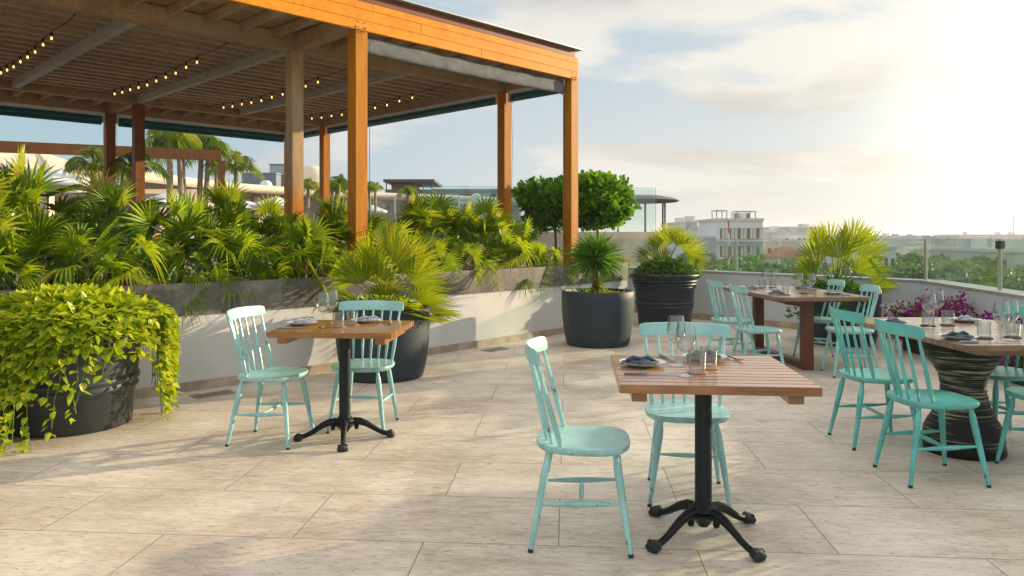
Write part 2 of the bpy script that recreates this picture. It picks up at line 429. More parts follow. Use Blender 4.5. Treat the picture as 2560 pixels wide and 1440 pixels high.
# ------------------------------------------------------------------ leaves
def frame(d, roll=0, up=None):
    d = Vector(d).normalized(); up = up or Vector((0,0,1))
    if abs(d.dot(up)) > .98: up = Vector((1,0,.1)).normalized()
    s = d.cross(up).normalized(); n = s.cross(d).normalized()
    c, q = math.cos(roll), math.sin(roll)
    return d, s*c + n*q, n*c - s*q
def fan_leaf(mb, base, d, Rr, nseg=22, spread=250, droop=.35, roll=0, join=.45, tint=.5, rng=R, wmul=1.0, fold=.18):
    d, s, n = frame(d, roll)
    sp = rad(spread); da = sp/nseg
    vs = []; fs = []; tl = []
    o = Vector(base)
    for k in range(nseg):
        tl += [min(1, max(0, tint + rng.uniform(-.22, .22)))]*6
        a = -sp/2 + da*(k+.5)
        Lr = Rr * (1 - .22*abs(a/(sp/2))**2) * rng.uniform(.9, 1.06)
        tipd = droop*rng.uniform(.5, 1.5)
        tw = rng.uniform(-.05, .05)
        secs = ((.02, 1.0), (join, 1.0), (join + (1-join)*.45, .62), (1.0, .04))
        i0 = len(vs)
        for (t, w) in secs:
            rr = Lr*t; aa = a + tw*t
            wid = min(rr*da*.5, join*Lr*da*.56)*w*wmul
            if t > .98: wid = .0012
            dirv = d*math.cos(aa) + s*math.sin(aa); side = -d*math.sin(aa) + s*math.cos(aa)
            cen = o + dirv*rr + n*(fold*rr*(abs(math.sin(aa*.5)))) - Vector((0,0,1))*(tipd*Lr*max(0, t-.25)**2)
            vs += [cen - side*wid + n*wid*.42, cen - n*wid*.42, cen + side*wid + n*wid*.42]
        for j in range(3):
            q = i0 + j*3
            fs += [(q, q+1, q+4, q+3), (q+1, q+2, q+5, q+4)]
    mb.add(vs, fs, tint); mb.t[-len(tl):] = tl
def blade(mb, base, d, L, w, droop=.5, tint=.5, roll=0, nsec=4):
    d, s, n = frame(d, roll)
    vs = []; fs = []
    for j in range(nsec+1):
        t = j/nsec; ww = w*(math.sin(PI*min(1, t*.85+.12))**.7) if j < nsec else .001
        c = Vector(base) + d*L*t - Vector((0,0,1))*droop*L*t*t
        vs += [c - s*ww*.5, c - n*ww*.12, c + s*ww*.5]
    for j in range(nsec):
        q = j*3; fs += [(q, q+1, q+4, q+3), (q+1, q+2, q+5, q+4)]
    mb.add(vs, fs, tint)
def heart(mb, p, d, L, roll=0, tint=.5, w=.75):
    d, s, n = frame(d, roll)
    P = Vector(p); vs = [P, P + d*L*.55 - n*L*.05, P + d*L]
    for sg in (-1, 1):
        vs += [P - d*L*.08 + s*sg*L*.22*w + n*L*.03, P + d*L*.18 + s*sg*L*.5*w + n*L*.10, P + d*L*.55 + s*sg*L*.40*w + n*L*.07, P + d*L*.85 + s*sg*L*.14*w + n*L*.02]
    fs = [(0,3,4,1), (1,4,5), (1,5,6,2), (0,1,8,7), (1,9,8), (1,2,10,9)]
    mb.add(vs, fs, tint)
def oval(mb, p, d, L, roll=0, tint=.5, w=.6):
    d, s, n = frame(d, roll)
    P = Vector(p)
    vs = [P, P + d*L]
    for t, q in ((.25,.36), (.6,.5), (.88,.34)):
        vs += [P + d*L*t - s*L*q*w, P + d*L*t + s*L*q*w + n*L*.03]
    mb.add(vs, [(0,3,2), (2,3,5,4), (4,5,7,6), (6,7,1)], tint)
def rdir(rng, zlo=-1, zhi=1):
    z = rng.uniform(zlo, zhi); t = rng.uniform(0, 2*PI); r = math.sqrt(max(0, 1-z*z))
    return Vector((r*math.cos(t), r*math.sin(t), z))
# ------------------------------------------------------------------ setting: floor, deck, ground, sea
def offset_line(pts, off):
    out = []
    P = [Vector((p[0], p[1])) for p in pts]
    for i, p in enumerate(P):
        d0 = (p - P[i-1]).normalized() if i else (P[1] - p).normalized()
        d1 = (P[i+1] - p).normalized() if i < len(P)-1 else d0
        n0 = Vector((-d0.y, d0.x)); n1 = Vector((-d1.y, d1.x)); m = (n0 + n1).normalized()
        k = off / max(.3, m.dot(n0))
        out.append((p.x + m.x*k, p.y + m.y*k))
    return out
def ribbon(mb, pts, o0, o1, z0, z1, tint=.5):
    A = offset_line(pts, o0); B = offset_line(pts, o1); n = len(pts)
    vs = [(x, y, z0) for x, y in A] + [(x, y, z0) for x, y in B] + [(x, y, z1) for x, y in A] + [(x, y, z1) for x, y in B]
    fs = []
    for i in range(n-1):
        fs += [(i, i+1, i+1+2*n, i+2*n), (n+i+1, n+i, i+3*n, i+1+3*n), (i+2*n, i+1+2*n, i+1+3*n, i+3*n), (i+1, i, n+i, n+i+1)]
    fs += [(0, 2*n, 3*n, n), (n-1, 2*n-1, 4*n-1, 3*n-1)]
    mb.add(vs, fs, tint)

WALL = [(-8,1.45), (-2.951,6.557), (-1.847,7.66), (-1.004,8.66), (-.202,9.58), (.74,10.70), (1.50,11.72), (1.86,12.22), (1.80,12.75), (1.35,13.6)]
PAR = [(1.45,14.55), (3.0,12.63), (4.92,10.23), (5.28,9.75), (4.876,7.22), (3.4,-2)]
floor = MB().prism([(-13,-4), (-9,1.2), (-2.9,7.3), (1.2,12.2), (.6,14.4), (1.5,15.2), (3.1,13.0), (5.1,10.5), (5.5,9.8), (5.1,7.2), (3.6,-4)][::-1], -.3, 0).build('terrace_floor', MAT['floor'], smooth=False)
tag(floor, 'pale travertine tile floor of the roof terrace', kind='structure')
bk = offset_line(WALL[:8], 1.75)
dk = MB().prism((bk + [(-.2,15.4), (1.6,58), (-70,58), (-70,8)])[::-1], .3, .55).build('raised_deck', MAT['deck'], smooth=False)
tag(dk, 'grey raised deck under the pergola', kind='structure')
g = MB().add([(-4000,-300,-12), (4000,-300,-12), (4000,1500,-12), (-4000,1500,-12)], [(0,1,2,3)]).build('city_ground', MAT['city_ground'], smooth=False)
tag(g, 'ground below the terrace under the town', kind='structure')
g = MB().add([(-9000,1500,-12.1), (9000,1500,-12.1), (9000,14000,-12.1), (-9000,14000,-12.1)], [(0,1,2,3)]).build('sea', MAT['sea'], smooth=False)
tag(g, 'thin line of sea on the horizon', kind='structure')

# planter wall with marble cap
pw = thing('planter_wall', 'white planter wall capped with dark marble running behind the left tables', 'wall')
mb = MB(); ribbon(mb, WALL, 0, .12, 0, .672); mb.build('wall_face', MAT['white_wall'], pw, smooth=False)
mb = MB(); ribbon(mb, WALL, -.014, .0, 0, .085); mb.build('skirting', MAT['skirt'], pw, smooth=False)
# marble cap laid in separate slabs
cap = MB(); tot = 0
cp = WALL
pieces = []
for i in range(len(cp)-1):
    a, b = Vector(cp[i]), Vector(cp[i+1]); L = (b-a).length; n = max(1, round(L/.62))
    for k in range(n): pieces.append((a + (b-a)*k/n, a + (b-a)*(k+1)/n))
for (a, b) in pieces:
    e = (b-a).normalized()*.0012
    ribbon(cap, [a+e, b-e], -.012, .15, .67, .95, R.random())
cap.build('marble_cap', MAT['cap'], pw, smooth=False)
tag(MB().prism((offset_line(WALL[:9], .15) + offset_line(WALL[:9], 1.6)[::-1])[::-1], .3, .84).build('planter_soil', MAT['soil'], smooth=False), 'dark soil filling the long planter', kind='structure')
kb = MB(); ribbon(kb, WALL[:8], 1.6, 1.72, .3, .90)
tag(kb.build('planter_kerb', MAT['dark_roof'], smooth=False), 'low dark kerb along the back of the long planter', 'kerb')

# parapet and glass balustrade
pp = thing('parapet_wall', 'low pale grey parapet wall around the right of the terrace', 'wall')
PARR = PAR[::-1]
mb = MB(); ribbon(mb, PARR, 0, -.28, 0, .775); mb.build('wall_face', MAT['parapet'], pp, smooth=False)
mb = MB(); ribbon(mb, PARR, -.02+.032, -.30, .777, .80); mb.build('coping', MAT['coping'], pp, smooth=False)
mb = MB(); ribbon(mb, PARR, 0, .014, 0, .095); mb.build('skirting', MAT['skirt'], pp, smooth=False)

def glass_rail(name, label, pts, off, z0, z1, postlist, splits, clamp=(), post_r=.016, above=0.0):
    t = thing(name, label, 'glass balustrade')
    L = offset_line(pts, off)
    for i in range(len(L)-1):
        a, b = Vector(L[i]), Vector(L[i+1])
        n = splits[i] if i < len(splits) else 1
        for k in range(n):
            p = a + (b-a)*k/n; q = a + (b-a)*(k+1)/n; e = (q-p).normalized()*.012
            p = p+e; q = q-e; nn = Vector((-(q-p).y, (q-p).x)).normalized()*.006
            m = MB(); m.prism([tuple(p+nn), tuple(p-nn), tuple(q-nn), tuple(q+nn)], z0, z1)
            m.build('glass_pane', MAT['glass_rail'], t, smooth=False)
    for (x, y) in postlist:
        m = MB(); m.box((x, y, (z0+z1)/2), (.034,.034,(z1-z0)+above), rz=.4); m.build('post', MAT['rail_post'], t, bevel=.004)
    for (x, y) in clamp:
        MB().box((x, y, z1-.06), (.085,.05,.085), rz=.2).build('clamp', MAT['dark_clamp'], t, bevel=.006)
    return t
gl = offset_line(PAR, .12)
GP = [at(1840, 592, 12.05), at(2341, 592, 9.75), at(2487, 592, 7.95)]
glass_rail('glass_balustrade', 'clear glass balustrade standing on the grey parapet', PAR, .12, .80, 1.335,
           [(3.60,12.15), (5.36,9.82), (5.12,7.95)], [1,2,1,2,3], clamp=[(5.12,7.95)])
# travertine wall at the back with tall glass on it
tw = MB(); tw.beam((-1.9,15.0,1.0), (2.98,15.75,1.0), .25, .92); tw.beam((2.98,15.75,1.0),(2.2,18.5,1.0),.25,.92)
o = tw.build('travertine_wall', MAT['trav_wall'], smooth=False); tag(o, 'light travertine wall behind the round topped trees', 'wall')
t = thing('glass_screen', 'tall clear glass screen on top of the travertine wall', 'glass screen')
for k in range(3):
    a = Vector((-1.8,15.0)) + Vector((4.78,.75))*k/3; b = Vector((-1.8,15.0)) + Vector((4.78,.75))*(k+1)/3
    m = MB(); m.beam((a.x+.02, a.y, 1.92), (b.x-.02, b.y, 1.92), .014, .92); m.build('glass_pane', MAT['glass_rail'], t, smooth=False)
m = MB(); m.beam((2.985,15.752,1.46), (2.985,15.752,2.38), .014, .014); m.build('glass_edge', MAT['glass_edge'], t, smooth=False)
# drain grilles
def grille(x, y, rz, label):
    t = thing('drain_grille', label, 'drain grille', (x, y, 0), rz, 'drain grilles in the floor')
    m = MB()
    for a, b in (((-.17,-.085), (.17,-.085)), ((-.17,.085), (.17,.085)), ((-.17,-.085), (-.17,.085)), ((.17,-.085), (.17,.085))):
        m.beam((a[0], a[1], .003), (b[0], b[1], .003), .014, .008)
    m.build('frame', MAT['grille'], t, smooth=False)
    MB().box((0,0,.002), (.33,.16,.002)).build('drain_hole', MAT['black_rubber'], t, smooth=False)
    m = MB()
    for k in range(13): m.beam((-.15+k*.025, -.075, .005), (-.15+k*.025, .075, .005), .010, .005)
    m.build('bars', MAT['grille'], t, smooth=False)
grille(-2.70+.13, 6.53, rad(46), 'steel drain grille in the floor beside the cascading planter pot')
grille(-.20, 9.13, rad(48), 'steel drain grille in the floor between the two smooth charcoal pots')

# ------------------------------------------------------------------ pergola
TH = rad(45.46); SC = 1.03
O_ = Vector((.8485*SC, 10.978*SC)); A_ = Vector((-math.cos(TH), -math.sin(TH))); B_ = Vector((-math.sin(TH), math.cos(TH)))
SP = 3.644*SC; T1, T2, T3 = 1.36*SC, 6.6*SC, 8.05*SC; HB = EYE + 2.27*SC; SMAX = SP*3
def PG(s, t, z): p = O_ + A_*s + B_*t; return Vector((p.x, p.y, z))
pg = thing('pergola', 'large orange brown timber pergola standing over the planter on the left', 'pergola', (O_.x, O_.y, 0))
RZA = math.atan2(A_.y, A_.x)
for i, (s, t, m_, z0) in enumerate([(0,0,'orange_wood',.84), (SP,0,'orange_wood',.84), (0,T1,'orange_wood',.84), (SP,T1,'post_weather',.84), (0,T2,'brown_wood',.55), (SP,T2,'brown_wood',.55),
        (0,T3,'brown_wood',.55), (SP,T3,'brown_wood',.55), (SP*2,T3,'brown_wood',.55), (SP*2,T2,'brown_wood',.55), (SP*2,0,'orange_wood',.3), (SP*2,T1,'orange_wood',.3)]):
    p = PG(s, t, 0)
    w = .165
    if m_ == 'brown_wood' and s == 0: m_ = 'orange_wood'
    o = MB().box((0, 0, (z0+HB)/2 - .0015), (w, w, HB-z0-.003), rz=RZA).build('post', MAT[m_], None, bevel=.006, smooth=True)
    o.parent = pg; o.location = (p.x-O_.x, p.y-O_.y, 0)
    if i == 3: o['label'] = 'sun bleached post with an orange stained foot'
def pbeam(name, s0, t0, s1, t1, z0, z1, w, mat, bevel=.004, seg=1):
    m = MB(); m.beam(PG(s0, t0, (z0+z1)/2), PG(s1, t1, (z0+z1)/2), w, z1-z0)
    return m.build(name, MAT[mat], pg, world=True, bevel=bevel)
# front fascia: three boards, with butt joints, then the rust board and the metal edge
rows = [(HB, .112), (HB+.115, .125), (HB+.243, .085)]
for r_, (z, h) in enumerate(rows):
    cuts = [-.085] + [c for c in ((1.9, 5.4, 8.9), (2.9, 4.6, 9.2), (3.6, 7.4, 10))[r_]] + [SMAX]
    for a, b in zip(cuts[:-1], cuts[1:]):
        m = MB(); m.beam(PG(a+.001, -.062, z+h/2), PG(b-.001, -.062, z+h/2), .042 + .003*r_*(-1), h, tint=R.uniform(.1,.5))
        m.build('fascia_board', MAT['fascia'], pg, world=True, bevel=.003)
pbeam('rust_board', -.02, -.045, SMAX, -.045, HB+.331, HB+.435, .05, 'fascia_red')
m = MB(); m.beam(PG(-.12, -.02, HB+.446), PG(SMAX, -.02, HB+.446), .26, .016); m.build('metal_edge', MAT['metal_edge'], pg, world=True, smooth=False)
# carrying beams
pbeam('beam', 0.085, T1, SMAX, T1, HB, HB+.21, .15, 'soffit')
pbeam('beam', 0.085, T2, SMAX, T2, HB, HB+.21, .15, 'soffit')
pbeam('beam', -.085, T3, SMAX, T3, HB, HB+.30, .12, 'soffit')
pbeam('beam', 0, -.038, 0, T3-.065, HB+.002, HB+.30, .165, 'soffit')
for k in range(1, 7):
    pbeam('cross_beam', SP*k/2, T1+.078, SP*k/2, T2-.078, HB+.02, HB+.21, .10, 'cross')
    if k % 2 == 0:
        pbeam('cross_beam', SP*k/2, -.038, SP*k/2, T1-.078, HB+.01, HB+.21, .12, 'soffit')
        pbeam('cross_beam', SP*k/2, T2+.078, SP*k/2, T3-.065, HB+.01, HB+.21, .12, 'soffit')
# joists along the length, between the two carrying beams
nj = 19
for k in range(nj):
    t = T1 + .2 + (T2-T1-.4)*k/(nj-1)
    m = MB(); m.beam(PG(.085, t, HB+.162), PG(SMAX, t, HB+.162), .085, .080, tint=R.uniform(0,.8))
    m.build('joist', MAT['joist'], pg, world=True, smooth=False)
# short rafters of the two overhangs
k = 0; s = .30
while s < SMAX-.1:
    if abs((s/SP) - round(s/SP)) > .035:
        m = MB(); m.beam(PG(s, -.038, HB+.16), PG(s, T1-.078, HB+.16), .045, .10, tint=R.uniform(0,.6)); m.build('rafter', MAT['soffit'], pg, world=True, smooth=False)
        m = MB(); m.beam(PG(s, T2+.078, HB+.16), PG(s, T3-.065, HB+.16), .045, .10, tint=R.uniform(0,.6)); m.build('rafter', MAT['soffit'], pg, world=True, smooth=False)
    s += .42
# roof boards, a few open slits near the front edge
m = MB(); t = -.02
while t < T3:
    w = .145
    s0 = .0
    if .0 < t < .50:
        s_ = 0.02
        while s_ < SMAX:
            e = min(SMAX, s_ + R.uniform(.5, 1.3)); m.beam(PG(s_, t+w/2, HB+.232), PG(e - R.choice((0, 0, .06)), t+w/2, HB+.232), w-.034, .02, tint=R.random()); s_ = e + .003
    else:
        m.beam(PG(0.02, t+w/2, HB+.232), PG(SMAX, t+w/2, HB+.232), w-.004, .02, tint=R.random())
    t += w
m.build('roof_boards', MAT['soffit'], pg, world=True, smooth=False)
m = MB(); m.beam(PG(0.09, (T1+T2)/2, HB+.214), PG(SMAX, (T1+T2)/2, HB+.214), T2-T1-.16, .008); m.build('joist_gap_shade', MAT['black_rubber'], pg, world=True, smooth=False)  # black sheet stands in for the shade between the joists
m = MB(); m.beam(PG(0.02, T3/2+.25, HB+.30), PG(SMAX, T3/2+.25, HB+.30), T3-.62, .03); m.build('roof_sheet', MAT['dark_roof'], pg, world=True, smooth=False)

# hooks and cable ties where the posts meet the fascia
for s_ in (.02, SP-.03, SP+.10, SP*2):
    m = MB(); q_ = PG(s_, -.086, HB+.02)
    m.tube([q_, q_+Vector((.012,-.012,.01)), q_+Vector((.02,-.015,-.03)), q_+Vector((.004,-.012,-.05)), q_+Vector((-.012,-.012,-.02))], .0045, 6)
    m.build('hook', MAT['wire'], pg, world=True)
for s_ in (0, SP, SP*2):
    for dz_ in (.03, .09):
        for ds_ in (-.045, .045):
            m = MB(); q_ = PG(s_+ds_, -.083, HB+dz_); m.tube([q_, q_ + Vector((-B_.x, -B_.y, 0))*.010], .007, 8); m.build('bolt', MAT['grille'], pg, world=True)
# rolled grey awning cloth under the fascia
def cloth_roll(name, label, s0, s1, t, z, h, w):
    tt = thing(name, label, 'awning', tuple(PG((s0+s1)/2, t, z)))
    n = 90; m_ = 14; vs = []; fs = []
    for i in range(n+1):
        s = s0 + (s1-s0)*i/n; tie = 1 - .10*math.exp(-((i-38)/1.2)**2) - .10*math.exp(-((i-60)/1.2)**2)
        for k in range(m_):
            a = 2*PI*k/m_
            wr = 1 + .07*math.sin(i*.77 + 3*math.sin(a*2)) + R.uniform(-.05,.05)
            ca, sa = math.copysign(abs(math.cos(a))**.5, math.cos(a)), math.copysign(abs(math.sin(a))**.6, math.sin(a))
            vs.append(PG(s, t + ca*w*.5*tie*wr + .006*math.sin(i*.41+sa*2), z + sa*h*.5*tie*(1 + R.uniform(-.02,.02)) - .018*math.sin(PI*i/n)))
    for i in range(n):
        for k in range(m_):
            k2 = (k+1) % m_; fs.append((i*m_+k, (i+1)*m_+k, (i+1)*m_+k2, i*m_+k2))
    fs.append(tuple(range(m_))); fs.append(tuple(n*m_+k for k in range(m_))[::-1])
    MB().add(vs, fs).build('rolled_cloth', MAT['grey_cloth'], tt, world=True, sharp=70)
    for s in (s0, s1):
        mm = MB(); mm.beam(PG(s-.01, t, z), PG(s+.01, t, z), w*.9, h*1.1); mm.build('end_bracket', MAT['white_metal'], tt, world=True, bevel=.004)
        mm = MB(); q = PG(s + (.03 if s == s0 else -.03), t-.06, z); mm.tube([q, q - Vector((0,0,2.3))], .0035, 5); mm.build('pull_cord', MAT['wire'], tt, world=True)
cloth_roll('rolled_awning', 'rolled grey cloth awning tied under the orange fascia', .13, SP-.12, .04, HB-.118, .20, .075)
def roller(label, p0, p1, double=False, grp='rolled vinyl blinds under the pergola beams'):
    p0 = Vector(p0); p1 = Vector(p1)
    t = thing('rolled_blind', label, 'blind', tuple((p0+p1)/2), 0, grp)
    m = MB(); m.beam(p0+Vector((0,0,.010)), p1+Vector((0,0,.010)), .13, .066); m.build('track', MAT['tube_top'], t, world=True, bevel=.006)
    dz = Vector((0,0,-.082)); m = MB(); m.tube([p0+dz, p1+dz], .058, 16); m.build('roll', MAT['screen_tube'], t, world=True)
    if double:
        dz = Vector((0,0,-.160)); d = (p1-p0).normalized()*.1
        m = MB(); m.tube([p0+dz+d*.3, p1+dz-d*.3], .033, 12); m.build('bottom_bar', MAT['screen_tube'], t, world=True)
    for p in (p0, p1):
        d = (p1-p0).normalized()*.02
        m = MB(); m.beam(p-d+Vector((0,0,-.06)), p+d+Vector((0,0,-.06)), .13, .17); m.build('end_bracket', MAT['white_metal'], t, world=True, bevel=.004)
        m = MB(); q = p + Vector((0,0,-.12)); m.tube([q, q+Vector((.02,.01,-.7)), q+Vector((0,0,-1.6))], .003, 4); m.build('pull_cord', MAT['wire'], t, world=True)
zt = HB - .028
roller('dark vinyl blind rolled up between the two right rear posts', PG(-.02, T1+.14, zt), PG(-.02, T2-.14, zt))
roller('short dark rolled blind behind the front right corner post', PG(-.02, .12, zt), PG(-.02, T1-.14, zt))
roller('short dark rolled blind at the rear right corner of the pergola', PG(-.02, T2+.12, zt), PG(-.02, T3-.1, zt))
roller('long dark double blind rolled up over the feather palms', PG(.12, T3, zt), PG(SP-.12, T3, zt), True)
roller('long dark double blind rolled up at the far left', PG(SP+.12, T3, zt), PG(SP*2-.12, T3, zt), True)

# string lights under the joists
names = ['string of warm bulbs nearest the right end of the pergola roof', 'string of warm bulbs second from the right end, behind the bleached post', 'string of warm bulbs in the middle of the pergola roof', 'string of warm bulbs at the far left of the pergola roof']
for i, s in enumerate((SP*.24, SP*.71, SP*1.19, SP*1.64)):
    t = thing('string_lights', names[i], 'string lights', tuple(PG(s, (T1+T2)/2, HB+.08)), 0, 'strings of light bulbs under the pergola')
    ta, tb, tc, td = (T1+.12, T1+1.25, T2-1.0, T2-.12)
    pts = [PG(s, ta, HB+.10)]
    nb = 10
    bp = []
    for k in range(nb):
        u = k/(nb-1); tt = tb + (tc-tb)*u
        bp.append(PG(s, tt, HB+.035 - .05*math.sin(PI*u) + .006*math.sin(k*2.1)))
    pts += [PG(s, ta+.45, HB+.03)] + bp + [PG(s, td-.4, HB+.05), PG(s, td, HB+.10)]
    m = MB(); m.tube(pts, .006, 5); m.build('cable', MAT['wire'], t, world=True)
    for k, b in enumerate(bp):
        if i == 3 and k == 4: pass
        m = MB(); m.tube([b, b-Vector((0,0,.045))], .013, 7); so = m.build('socket', MAT['wire'], t, world=True)
        m = MB(); m.lathe([(.012,-.045),(.024,-.060),(.029,-.076),(.024,-.094),(.0001,-.102)], 10, c=b); m.build('bulb', MAT['bulb_glass'], t, world=True)
        m = MB(); m.lathe([(.0001,-.055),(.009,-.063),(.012,-.076),(.008,-.088),(.0001,-.092)], 8, c=b); m.build('filament', MAT['bulb'], t, world=True)
# ------------------------------------------------------------------ chairs
def seat_ring(sc, z, n=40):
    pts = []
    for k in range(n):
        t = 2*PI*k/n; c, s = math.cos(t), math.sin(t)
        e = .62
        x = .210*math.copysign(abs(c)**e, c); y = .218*math.copysign(abs(s)**(.66), s)
        y *= 1 + .10*(x/.2) if x < 0 else 1
        pts.append((x*sc, y*sc, z))
    return pts
def make_chair(paint):
    t = thing('spindle_chair', 'x', 'chair')
    rings = [seat_ring(.80,.420), seat_ring(.93,.424), seat_ring(.985,.434), seat_ring(1,.446), seat_ring(.985,.455), seat_ring(.93,.456), seat_ring(.75,.452), seat_ring(.5,.449)]
    vs = []; fs = []; n = 40
    for r in rings: vs += r
    for i in range(len(rings)-1):
        for k in range(n):
            k2 = (k+1) % n; fs.append((i*n+k, i*n+k2, (i+1)*n+k2, (i+1)*n+k))
    fs.append(tuple(range(n))[::-1]); fs.append(tuple((len(rings)-1)*n+k for k in range(n)))
    kids = [MB().add(vs, fs).build('seat', MAT[paint], t, sharp=60)]
    legs = {}
    for fx in (1, -1):
        for sy in (1, -1):
            top = Vector((.135*fx + (.005 if fx > 0 else -.01), .135*sy, .428)); ft = Vector((.205 if fx > 0 else -.225, .198*sy if fx > 0 else .188*sy, 0))
            prof = [(0,.0105), (.07,.0115), (.12,.0165), (.2,.0185), (.35,.0175), (.6,.0150), (.8,.0128), (.965,.011)]
            lg = MB().tube([top + (ft-top)*q for q, _ in prof], [r for _, r in prof], 12).build('leg', MAT[paint], t)
            MB().tube([top + (ft-top)*.9652, ft], [.0118,.0112], 12).build('rubber_tip', MAT['chair_foot'], lg)
            legs[(fx, sy)] = (top, ft)
    def along(k, z): a, b = legs[k]; q = (a.z - z)/(a.z - b.z); return a + (b-a)*q
    mids = []
    for sy in (1, -1):
        a = along((1, sy), .215); b = along((-1, sy), .200)
        P = [a + (b-a)*q for q in (.02,.15,.35,.5,.65,.85,.98)]
        MB().tube(P, [.006,.008,.0125,.0138,.0125,.008,.006], 10).build('side_stretcher', MAT[paint], t)
        mids.append((a+b)/2)
    a, b = mids
    MB().tube([a + (b-a)*q for q in (.03,.15,.35,.5,.65,.85,.97)], [.005,.007,.011,.0125,.011,.007,.005], 10).build('cross_stretcher', MAT[paint], t)
    # back
    def rail_x(y): return -.248 + .062*(y/.243)**2
    for i in range(7):
        u = (i-3)/3
        b0 = Vector((-.168 + .075*u*u, .178*u, .452)); tp = Vector((rail_x(.215*u)+.002, .215*u, .825))
        r = (.0065,.0085,.0105,.0095,.0070,.0060) if abs(u) < .99 else (.009,.0115,.0135,.0120,.0085,.0070)
        P = [b0 + (tp-b0)*q for q in (0,.12,.3,.5,.8,1)]
        MB().tube(P, list(r), 9).build('spindle', MAT[paint], t)
    n = 20; vs = []; fs = []
    for k in range(n+1):
        y = -.243 + .486*k/n; x = rail_x(y); lift = .004*math.cos(y/.243*PI/2)
        e = 1 if 0 < k < n else .82
        for (dx, z) in ((-.011,.812), (.009,.810), (.011,.840), (.002,.877), (-.006,.879), (-.015,.845)):
            zc = .845 + (z-.845)*e
            vs.append((x+dx*e - (zc-.845)*.10, y, zc+lift))
    for k in range(n):
        for j in range(6):
            j2 = (j+1) % 6; fs.append((k*6+j, k*6+j2, (k+1)*6+j2, (k+1)*6+j))
    fs.append(tuple(range(6))[::-1]); fs.append(tuple(n*6+j for j in range(6)))
    MB().add(vs, fs).build('top_rail', MAT[paint], t, sharp=50)
    return t
chairs = [
 # x, y, facing degrees, label, group
 (.322, 3.43, -6, 'turquoise spindle chair in front, left of the nearest pedestal table', 'front'),
 (.92, 3.99, -99, 'turquoise spindle chair tucked behind the nearest pedestal table', 'front'),
 (-1.60, 5.07, -9, 'pale turquoise spindle chair left of the rear pedestal table', 'rear'),
 (-1.06, 5.43, -95, 'pale turquoise spindle chair between the rear pedestal table and the charcoal pot', 'rear'),
 (2.43, 7.50, 2, 'turquoise chair on the left side of the trestle table, nearer of the two', 'trestle'),
 (2.42, 8.35, 3, 'turquoise chair on the left side of the trestle table, farther of the two', 'trestle'),
 (3.40, 8.42, 176, 'turquoise chair on the right side of the trestle table, farther of the two', 'trestle'),
 (3.33, 7.48, 174, 'turquoise chair on the right side of the trestle table, nearer of the two', 'trestle'),
 (2.405, 5.02, 0, 'turquoise chair on the left of the urn based table, farther of the two', 'urn'),
 (2.375, 4.30, 2, 'turquoise chair on the left of the urn based table, nearer of the two', 'urn'),
 (3.30, 5.12, 186, 'turquoise chair on the right of the urn based table, seen behind the urn', 'urn'),
 (3.12, 4.36, 182, 'turquoise chair cut by the right edge of the picture beside the urn', 'urn'),
]
grp = {'front': 'turquoise chairs at the front pedestal table', 'rear': 'turquoise chairs at the rear pedestal table', 'trestle': 'turquoise chairs around the trestle table', 'urn': 'turquoise chairs around the urn based table'}
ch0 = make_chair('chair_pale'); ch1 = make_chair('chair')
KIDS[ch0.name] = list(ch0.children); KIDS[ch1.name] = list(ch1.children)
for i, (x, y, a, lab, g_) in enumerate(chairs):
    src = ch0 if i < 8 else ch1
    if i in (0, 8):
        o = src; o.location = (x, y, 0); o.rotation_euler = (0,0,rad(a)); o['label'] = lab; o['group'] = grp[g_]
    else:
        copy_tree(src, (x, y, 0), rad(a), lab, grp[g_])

# ------------------------------------------------------------------ tables
def slat_top(t, w, d, z, th, wood, n=11, rz=0):
    m = MB(); bw = d/n
    for k in range(n):
        y = -d/2 + bw*(k+.5)
        m.box((0, y, z - th/2), (w, bw-.005, th), tint=R.uniform(0,.8))
    m.build('slatted_top', MAT[wood], t, bevel=.0022)
    m = MB(); m.box((0,0,z-th/2-.001), (w-.02, d-.02, th-.012)); m.build('top_core', MAT['dark_handle'], t, smooth=False)
    for sx in (-1, 1):
        m = MB(); m.box((sx*(w/2-.085), 0, z-th-.022), (.062, d*.86, .043)); m.build('batten', MAT[wood], t, bevel=.002)
def claw_leg(t, ang):
    ca, sa = math.cos(ang), math.sin(ang)
    P = [(.030,.100), (.062,.118), (.100,.116), (.140,.100), (.180,.076), (.220,.050), (.255,.033), (.285,.026)]
    rr = [.022,.026,.024,.021,.018,.016,.015,.018]
    m = MB(); m.tube([(r*ca, r*sa, z) for r, z in P], rr, 10)
    # raised rope ridge on the back of the leg
    for k in range(26):
        u = k/25*6.3; i = int(u); f = u - i; r = P[i][0]*(1-f)+P[i+1][0]*f; z = P[i][1]*(1-f)+P[i+1][1]*f; q = rr[i]*(1-f)+rr[i+1]*f
        m.blob((r*ca, r*sa, z+q*.86), (.0062,.0062,.0052), 6, 4, k)
    # scroll under the knee
    m.blob((.078*ca, .078*sa, .082), (.016,.016,.022), 8, 6, 3)
    lg = m.build('claw_leg', MAT['iron'], t, sharp=70)
    m = MB(); m.blob((.300*ca, .300*sa, .024), (.034,.034,.024), 12, 8, 5, .05)
    for s in (-1.2, -.4, .4, 1.2):
        a2 = ang + s*.055
        m.blob(((.322-.006*abs(s))*math.cos(a2), (.322-.006*abs(s))*math.sin(a2), .017), (.016,.012,.017), 8, 6, 7, .05)
        m.blob(((.308)*math.cos(a2), (.308)*math.sin(a2), .036), (.014,.010,.012), 8, 6, 8, .05)
    m.build('paw_foot', MAT['iron_foot'], lg, sharp=70)
